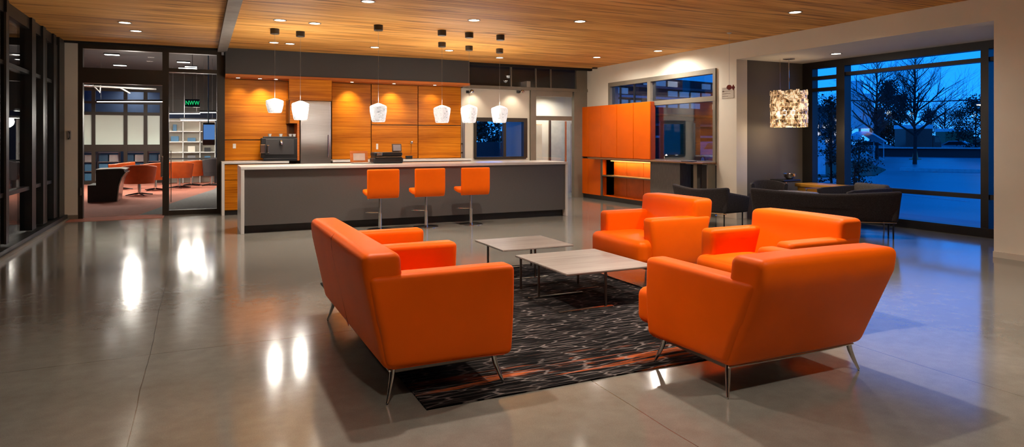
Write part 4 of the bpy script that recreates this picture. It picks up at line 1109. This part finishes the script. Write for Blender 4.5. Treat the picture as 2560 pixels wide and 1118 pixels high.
t = thing('long_table', 'long dark table behind the rust tub chairs', 'table', (onY(470, 23.6), 23.6, 0))
w = B(); bx(w, -.8, .9, -.2, .2, .78, .82, .004); obj('table_top', w, M['ext_dark'], t)
for sx in (-.7, .8):
    w = B(); bx(w, sx-.03, sx+.03, -.18, .18, 0, .78); obj('leg_panel', w, M['black'], t)

# ------------------------------------------------------------ exterior
gz = -.14
bm = B()
vs = [bm.verts.new(p) for p in ((XR-40+31, YK+3.5, gz), (BX+.2, -60, gz), (160, -60, gz), (160, 160, gz), (-9, 160, gz))]
bm.faces.new(vs)
bm2 = B(); bx(bm2, XR+.3, 200, -80, 200, gz-.3, gz); bx(bm2, 3.4, XR+.3, 14.25, 200, gz-.3, gz)
bm.free(); struct('ground', bm2, M['asphalt'])
def ext(px, d): return atd(px, d)
def slab(name, px0, d0, px1, d1, w_, z0, z1, mt, lab, cat, grp=None):
    a, b_ = V((*ext(px0, d0), 0)), V((*ext(px1, d1), 0)); L_ = (b_-a).length
    w = B(); bx(w, 0, L_, -w_/2, w_/2, 0, z1-z0); o = obj(name, w, mt); o.location = (a.x, a.y, z0); o.rotation_euler = (0, 0, math.atan2(b_.y-a.y, b_.x-a.x))
    return tag(o, lab, cat, grp)
# pavement by the window, grass wedge and kerbs
w = B(); bx(w, BX+.3, BX+2.6, -12, 16, gz, gz+.05); struct('pavement', w, plain('pavement_slab', (.20, .21, .22), .5, 0, .15, .7))
w = B(); pts = [gnd(1985, 446, gz), gnd(2188, 440, gz), gnd(2215, 425, gz), gnd(2160, 405, gz), gnd(1985, 408, gz)]
prism(w, pts, gz+.0, gz+.03, 'Z'); o = obj('grass', w, M['grass']); tag(o, 'dark grass verge outside the left part of window', 'grass', None, 'stuff')
slab('kerb', 2250, 33, 2560, 30, .35, gz, gz+.16, M['kerb'], 'long pale kerb line across the parking lot, nearer one', 'kerb', )
lowwall = slab('low_wall', 2195, 62, 2560, 56, .5, gz, .62, M['ext_dark'], 'long low dark wall with pale coping across the lot', 'wall')
slab('wall_coping', 2195, 61.6, 2560, 55.6, .6, .62, .74, M['kerb'], 'pale coping stone on top of the long low wall', 'coping')
slab('road_line', 2200, 19.5, 2420, 16.5, .12, gz, gz+.008, M['kerb'], 'thin pale painted line on the near asphalt', 'road marking')
# trees
def branch(bm_, p, d, L_, r, lvl, up=.1, spread=.55):
    pts = [p]; dd = d.copy(); n = 4 if lvl > 1 else 3
    for k in range(n):
        dd = (dd+V((random.uniform(-.15, .15), random.uniform(-.15, .15), random.uniform(-.02, up)))).normalized(); pts.append(pts[-1]+dd*L_/n)
    rs = [r*(1-.5*k/n) for k in range(n+1)]
    tube(bm_, pts, rs, 6 if r > .05 else 3)
    if lvl <= 0: return
    for k in range(3 if lvl > 2 else 4):
        i = random.randint(1, n); az = random.uniform(0, 2*pi)
        side = V((cos(az), sin(az), .25)); nd = (dd*(1-spread)+side*spread).normalized()
        branch(bm_, pts[i], nd, L_*random.uniform(.55, .75), rs[i]*.62, lvl-1, up, spread)
def bare_tree(px, d, h, lab, lv=4, seed=1, lean=0):
    random.seed(seed); X, Y = ext(px, d)
    t = thing('bare_tree', lab, 'tree', (X, Y, gz))
    w = B(); pts = [V((0, 0, 0)), V((.05, 0, h*.25)), V((0, .05, h*.5)), V((.05, .0, h*.75)), V((0, 0, h))]; rs = [h*.018, h*.015, h*.012, h*.007, h*.002]
    tube(w, pts, rs, 10); obj('trunk', w, M['bark'], t, True)
    w = B()
    for k in range(32):
        f_ = .24+.72*k/32; z = h*f_; az = k*2.4+random.uniform(-.3, .3); L_ = h*(.40*(1-f_)+.10)*random.uniform(.8, 1.1)
        branch(w, V((0, 0, z)), V((cos(az), sin(az), .75)).normalized(), L_, h*.0105*(1.25-f_), lv-1, .12, .45)
    obj('branches', w, M['bark'], t)
def evergreen(px, d, h, r, lab, seed=1, cone=True, nm='evergreen_tree', n=1500, grp=None, mt='leaf', s=.16):
    random.seed(seed); X, Y = ext(px, d); t = thing(nm, lab, 'shrub' if 'shrub' in nm or 'hedge' in nm else 'tree', (X, Y, gz), 0, grp)
    w = B(); tube(w, [(0, 0, 0), (0, .03, h*.5), (0, 0, h*.95)], [h*.02+.02, h*.012+.01, .01], 8); obj('trunk', w, M['bark'], t)
    w = B()
    lumps = [(random.uniform(.1, 1), random.uniform(0, 2*pi), random.random()) for _ in range(26)]
    for k in range(n):
        lu = random.choice(lumps); zz_ = .08+.92*lu[2]; rr2 = r*((1-zz_)**.8*1.0+.06) if cone else r*math.sqrt(max(.05, 1-(2*zz_-.95)**2))
        c0 = V((cos(lu[1])*rr2*lu[0]*.8, sin(lu[1])*rr2*lu[0]*.8, h*zz_))
        p = c0+V((random.gauss(0, 1), random.gauss(0, 1), random.gauss(0, .7)))*r*.22
        if p.z < .03: p.z = .03+random.random()*.3
        a_ = V((random.uniform(-1, 1), random.uniform(-1, 1), random.uniform(-1, 1))).normalized()*s*h/5*random.uniform(.6, 1.3); b2_ = a_.cross(V((random.uniform(-1, 1), random.uniform(-1, 1), 1))).normalized()*a_.length*.55
        w.faces.new([w.verts.new(p-a_), w.verts.new(p+b2_), w.verts.new(p+a_), w.verts.new(p-b2_)])
    obj('foliage', w, M[mt], t)
bare_tree(2287, 42, 7.0, 'large bare tree with spreading branches in middle of window', 4, 3)
bare_tree(2192, 54, 8.1, 'tall bare tree left of the large spreading one', 3, 8)
bare_tree(2075, 37, 4.0, 'thin bare tree beyond the narrow left window pane', 3, 12)
bare_tree(2362, 104, 8.2, 'small distant bare tree right of the large one', 3, 15)
G2 = 'evergreens beyond the parking lot'
for i, (px, d, h, r, lab) in enumerate(((2222, 72, 7.6, 1.8, 'dark conical evergreen behind the two bare trees'), (2252, 78, 6.6, 1.7, 'dark evergreen directly left of the large bare trunk'),
        (2322, 88, 5.7, 2.0, 'distant rounded dark tree right of the large bare trunk'), (2400, 90, 5.4, 2.2, 'distant rounded dark tree above the red and white truck'), (2440, 60, 5.4, 1.9, 'broad dark tree near right end of main window pane'), (2492, 78, 6, 2.4, 'dark tree beyond the far right sliver of window'), (2030, 70, 5.5, 3.4, 'distant dark tree beyond the narrow left pane'))):
    evergreen(px, d, h, r, lab, 30+i, i < 3, n=3600, grp=G2, s=.095)
evergreen(2080, 14.5, 2.5, .36, 'slender dark leafy shrub just outside the left window pane', 50, False, 'leafy_shrub', 1500, None, s=.07)
evergreen(2148, 20, 1.45, .62, 'low rounded green shrub outside beside the thick mullion', 51, False, 'rounded_shrub', 1400, None, s=.13)
evergreen(2138, 13.0, 1.1, .16, 'small thin shrub close to glass right of thick mullion', 52, False, 'slim_shrub', 500, None, s=.13)
# buildings
X, Y = ext(2140, 84)
t = thing('silo_building', 'pale building with rounded ribbed tower beyond the parking lot', 'building', (X, Y, gz), -YAW)
hb_ = 7.4
w = B(); lathe(w, 0, 0, [(0, 3.0), (2.0, 3.0), (2.0, hb_-.2), (1.9, hb_-.1), (0, hb_)], 40)
for k in range(20): a = 2*pi*k/20; cyl(w, 2.0*cos(a), 2.0*sin(a), 3.0, hb_-.2, .05, n=6)
obj('tower', w, M['ext_white'], t)
w = B(); bx(w, -6, 0, 1, 6, 0, hb_-1.4); obj('main_block', w, M['ext_white'], t)
w = B(); bx(w, .4, 1.7, 1.5, 3, hb_-.3, hb_+1.8); obj('roof_block', w, M['ext_white'], t)
w = B()
for a in (-1.7, 0, 1.7): bx(w, a-.1, a+.1, -1, -.8, 0, 3.0)
obj('column', w, M['ext_white'], t)
w = B(); bx(w, 1.7, 2.8, -1.5, 0, 0, 5.4); obj('dark_stack', w, M['ext_dark'], t)
w = B()
for k in range(6): bx(w, -5.6+k*.9, -5.0+k*.9, .95, 1.0, 1.0, 2.2); 
obj('window', w, M['carglass'], t)
X, Y = ext(2030, 20)
t = thing('utility_cabinet', 'pale grey utility cabinet on low base outside left pane', 'cabinet', (X, Y, gz), -YAW)
w = B(); bx(w, -.72, .42, 0, .8, .45, 1.62, .02); obj('body', w, plain('pale_grey_metal', (.32, .32, .33), .5), t)
w = B(); bx(w, -.70, -.02, -.02, 0, .5, 1.57); obj('door', w, M['ext_white'], t); w = B(); bx(w, .0, .40, -.02, 0, .5, 1.57); obj('door', w, M['ext_white'], t)
w = B(); bx(w, -.78, .50, -.12, .9, .2, .26); bx(w, -.78, .50, -.12, .9, 0, .14); obj('base_plinth', w, M['kerb'], t)
w = B(); bx(w, -.74, .45, -.03, .82, 1.62, 1.66); obj('cap', w, M['kerb'], t)
X, Y = ext(2040, 48)
t = thing('office_building', 'low distant office with broken rows of lit windows behind left pane', 'building', (X, Y, gz), -YAW)
w = B(); bx(w, -4, 2.2, 0, 6, 0, 3.6); obj('wall', w, M['ext_grey'], t)
w = B(); bx(w, -4.2, 2.4, -.3, 6.2, 3.6, 3.9); obj('roof', w, M['ext_dark'], t)
litw = emis('lit_window', (.95, .86, .66), .55)
random.seed(5)
for r in range(4):
    for k in range(7):
        if random.random() < .2: continue
        w = B(); bx(w, -3.6+k*.82, -3.6+k*.82+random.uniform(.4, .75), -.05, 0, 1.35+r*.52, 1.35+r*.52+.26); obj('window', w, litw, t)
# canopy tent
X, Y = ext(2172, 51)
t = thing('canopy_tent', 'small white arched canopy tent beside the rounded tower', 'tent', (X, Y, gz), -YAW)
w = B(); prism(w, [(-.9, 1.45), (-.6, 1.95), (-.1, 2.2), (.4, 2.05), (1.4, 1.45), (1.35, 1.35), (.4, 1.93), (-.1, 2.08), (-.55, 1.85), (-.82, 1.4)], 0, 1.6, 'Y'); obj('roof', w, M['ext_white'], t)
for sx in (-.8, 1.2):
    for y in (.1, 1.5):
        w = B(); cyl(w, sx, y, 0, 1.5, .03, n=6); obj('pole', w, M['ext_white'], t)
# trucks and bus
def truck(px, d, L_, h, lab, body, stripe, cat='truck'):
    X, Y = ext(px, d); t = thing('box_truck', lab, cat, (X, Y, gz), -YAW, None)
    w = B(); bx(w, 0, L_*.74, 0, 2, .7, h, .05); obj('cargo_box', w, body, t)
    w = B(); bx(w, -.05, L_*.76, -.02, 2.05, h-.35, h+.05, .03); obj('roof_edge', w, M['ext_white'], t)
    w = B(); prism(w, [(L_*.75, .5), (L_, .5), (L_, 1.25), (L_*.93, 1.9), (L_*.75, 2.0)], .05, 1.95, 'Y', .05); cb = obj('cab', w, stripe, t)
    w = B(); prism(w, [(L_*.80, 1.3), (L_*.955, 1.3), (L_*.92, 1.8), (L_*.80, 1.85)], .03, 1.97, 'Y'); obj('window', w, M['carglass'], cb)
    w = B(); bx(w, .1, L_*.95, .1, 1.9, .45, .72); obj('chassis', w, M['ext_dark'], t)
    for x in (L_*.15, L_*.3, L_*.85):
        for y in (.0, 1.8):
            w = B(); n_ = 16; prism(w, [(x+.42*cos(2*pi*k/n_), .42+.42*sin(2*pi*k/n_)) for k in range(n_)], y, y+.22, 'Y'); obj('wheel', w, M['tyre'], t)
truck(2265, 66, 3.6, 3.0, 'red box truck with white roof edge behind the traffic cone', M['red'], M['red'])
truck(2364, 82, 4.6, 2.9, 'longer box truck with white roof right of the red one', plain('olive_panel', (.10, .13, .05), .5), M['red'])
def car(loc, rz, lab, mt, first=[None]):
    if first[0] is not None:
        return dup(first[0], loc, rz, lab)
    t = thing('parked_car', lab, 'car', loc, rz, 'parked cars outside'); first[0] = t
    pr_ = [(-2.2, .35), (-2.15, .8), (-1.9, .92), (-1.35, 1.0), (-.75, 1.42), (.55, 1.45), (1.25, 1.0), (1.95, .88), (2.2, .65), (2.2, .35)]
    w = B(); prism(w, pr_, -.85, .85, 'Y', .08); bd = obj('body', w, mt, t, True)
    w = B(); prism(w, [(-1.2, 1.0), (-.68, 1.36), (.48, 1.38), (1.05, 1.0)], -.87, .87, 'Y'); obj('side_window', w, M['carglass'], t)
    for x in (-1.4, 1.4):
        for y in (-.88, .66):
            w = B(); n_ = 20; prism(w, [(x+.34*cos(2*pi*k/n_), .34+.34*sin(2*pi*k/n_)) for k in range(n_)], y, y+.22, 'Y'); wh = obj('wheel', w, M['tyre'], t)
            w = B(); prism(w, [(x+.2*cos(2*pi*k/n_), .34+.2*sin(2*pi*k/n_)) for k in range(n_)], y-.01, y+.23, 'Y'); obj('hubcap', w, M['steel'], wh)
    for y in (-.75, .5):
        w = B(); bx(w, -2.24, -2.1, y, y+.25, .62, .78); obj('headlight', w, M['ext_white'], t)
    return t
car((*ext(1752, 40), gz), R(20), 'silver car seen through the window above the worktop', M['carblue'])
car((*ext(2180, 68), gz), R(-60), 'silver car parked below the white canopy tent', M['carblue'])
car((*ext(2395, 72), gz), R(-70), 'silver car parked in front of the longer truck', M['carblue'])
# cone
X, Y = ext(2288, 52); t = thing('traffic_cone', 'orange traffic cone before the low wall near tree trunk', 'traffic cone', (X, Y, gz))
w = B(); bx(w, -.3, .3, -.3, .3, 0, .06); obj('base', w, M['cone'], t)
w = B(); lathe(w, 0, 0, [(0, .06), (.22, .06), (.04, 1.15), (0, 1.15)], 16); obj('cone', w, M['cone'], t, True)
w = B(); lathe(w, 0, 0, [(.142, .5), (.102, .75)], 16); o = obj('reflective_band', w, M['white'], t); 
# street light with wire
X, Y = ext(2452, 45); t = thing('street_light', 'lit street lamp on tall pole at right of window', 'street light', (X, Y, gz))
zl = EYE-(262-HZ)*45/F-gz
w = B(); tube(w, [(.8, 0, 0), (.8, 0, zl+.1), (.5, 0, zl+.3), (.1, 0, zl+.1)], .05, 8); obj('pole', w, M['ext_dark'], t)
w = B(); lathe(w, 0, 0, [(0, zl), (.3, zl+.02), (.25, zl+.12), (0, zl+.18)], 16); obj('lamp_head', w, M['ext_dark'], t)
w = B(); lathe(w, 0, 0, [(0, zl-.06), (.24, zl-.02), (.24, zl+.01), (0, zl+.01)], 16); obj('bulb', w, emis('street_glow', (1, .85, .6), 6), t)
t = thing('overhead_cable', 'long thin overhead cable crossing behind the bare trees', 'cable', (0, 0, 0))
p0 = (*ext(2085, 58), EYE-(250-HZ)*58/F); p1 = (*ext(2560, 58), EYE-(243-HZ)*58/F)
pts = [V(p0).lerp(V(p1), k/12)-V((0, 0, .25*sin(pi*k/12))) for k in range(13)]
w = B(); tube(w, pts, .05, 5); o = obj('cable', w, M['ext_dark'], t)
# facade seen through the worktop window
A_, B2 = V((*ext(1500, 46), 0)), V((*ext(1850, 56), 0))
t = thing('facade_building', 'long dark slatted facade with lit floors beyond the worktop window', 'building', (A_.x, A_.y, gz), math.atan2(B2.y-A_.y, B2.x-A_.x))
Lf = (B2-A_).length
w = B(); bx(w, 0, Lf, 0, 5, 0, 6.2); obj('wall', w, M['ext_dark'], t)
for k, z in enumerate((1.7, 2.6, 3.35, 4.6, 5.4)):
    w = B(); bx(w, 0, Lf, -.25, 0, z, z+.16); obj('floor_band', w, [M['ext_white'], M['ext_grey'], M['lip'], M['ext_white'], M['ext_grey']][k], t)
random.seed(11)
glb = emis('dim_blue_window', (.20, .42, .62), .5)
for r, z in enumerate((4.0, 4.85, 5.6)):
    for k in range(12):
        if random.random() < .3: continue
        w = B(); a = .3+k*Lf/12; bx(w, a, a+Lf/12*.75, -.1, 0, z, z+.42); obj('window', w, glb if random.random() < .75 else litw, t)
t = tag(box('reflected_wood', (0, 1.4, 0, .1, 0, 2.2), M['lip']), 'brown panel standing in for wood reflected in the worktop window', 'screen'); t.location = (*ext(1650, 23), gz); t.rotation_euler = (0, 0, -YAW)  # stands in for a wood reflection in the pane, no real panel outside
# beyond the pass-through window in the kitchen's white wall
for q, (px, w_) in enumerate(((1196, 'left'), (1240, 'middle'), (1288, 'right'))):
    evergreen(px, 29+q*3.2, 2.25, .85, 'dark hedge bush outside the white wall window, '+w_, 70+q, False, 'hedge_shrub', 1900, 'hedge bushes outside', s=.2)
slab('garden_wall', 1170, 25, 1335, 23, .3, gz, 1.32, M['ext_dark'], 'low dark garden wall before the hedge outside the white wall window', 'wall')
t = thing('garden_bench', 'pale slatted bench outside behind the white wall window', 'bench', (*ext(1215, 19), gz), -YAW)
w = B(); 
for k in range(3): bx(w, -1.2, 1.0, .42, .46, .62+k*.14, .68+k*.14)
obj('backrest', w, M['kerb'], t); w = B()
for k in range(4): bx(w, -1.2, 1.0, k*.11, k*.11+.08, .5, .54)
obj('seat', w, M['kerb'], t)
for sx in (-1.1, .9):
    w = B(); bx(w, sx-.03, sx+.03, 0, .46, 0, .5); bx(w, sx-.03, sx+.03, .42, .46, .5, 1.05); obj('leg', w, M['ext_dark'], t)
t = tag(box('cabin_wall', (0, 1.1, 0, .8, 0, 2.1), M['panel_dark']), 'reddish brown cabin block outside at right of the white wall window', 'cabin'); t.location = (*ext(1275, 21), gz); t.rotation_euler = (0, 0, -YAW)

# ------------------------------------------------------------ dusk sky
wd = bpy.data.worlds.new('dusk'); S.world = wd; wd.use_nodes = True; nt = wd.node_tree
bg = nt.nodes['Background']; tc = nt.nodes.new('ShaderNodeTexCoord'); sp = nt.nodes.new('ShaderNodeSeparateXYZ'); nt.links.new(tc.outputs['Generated'], sp.inputs[0])
cl = nt.nodes.new('ShaderNodeTexNoise'); cl.inputs['Scale'].default_value = 2.2; cl.inputs['Detail'].default_value = 4
mp = nt.nodes.new('ShaderNodeMapping'); mp.inputs['Scale'].default_value = (1, 1, 4); nt.links.new(tc.outputs['Generated'], mp.inputs[0]); nt.links.new(mp.outputs[0], cl.inputs['Vector'])
h_ = mth(nt, 'ADD', sp.outputs[2], mth(nt, 'MULTIPLY', mth(nt, 'SUBTRACT', cl.outputs['Fac'], .5), .10))
nt.links.new(ramp(nt, h_, [(0.0, (.012, .125, .42)), (.06, (.004, .105, .42)), (.2, (.0008, .085, .37)), (.6, (.0004, .035, .22))]), bg.inputs[0])
bg.inputs[1].default_value = 3.8
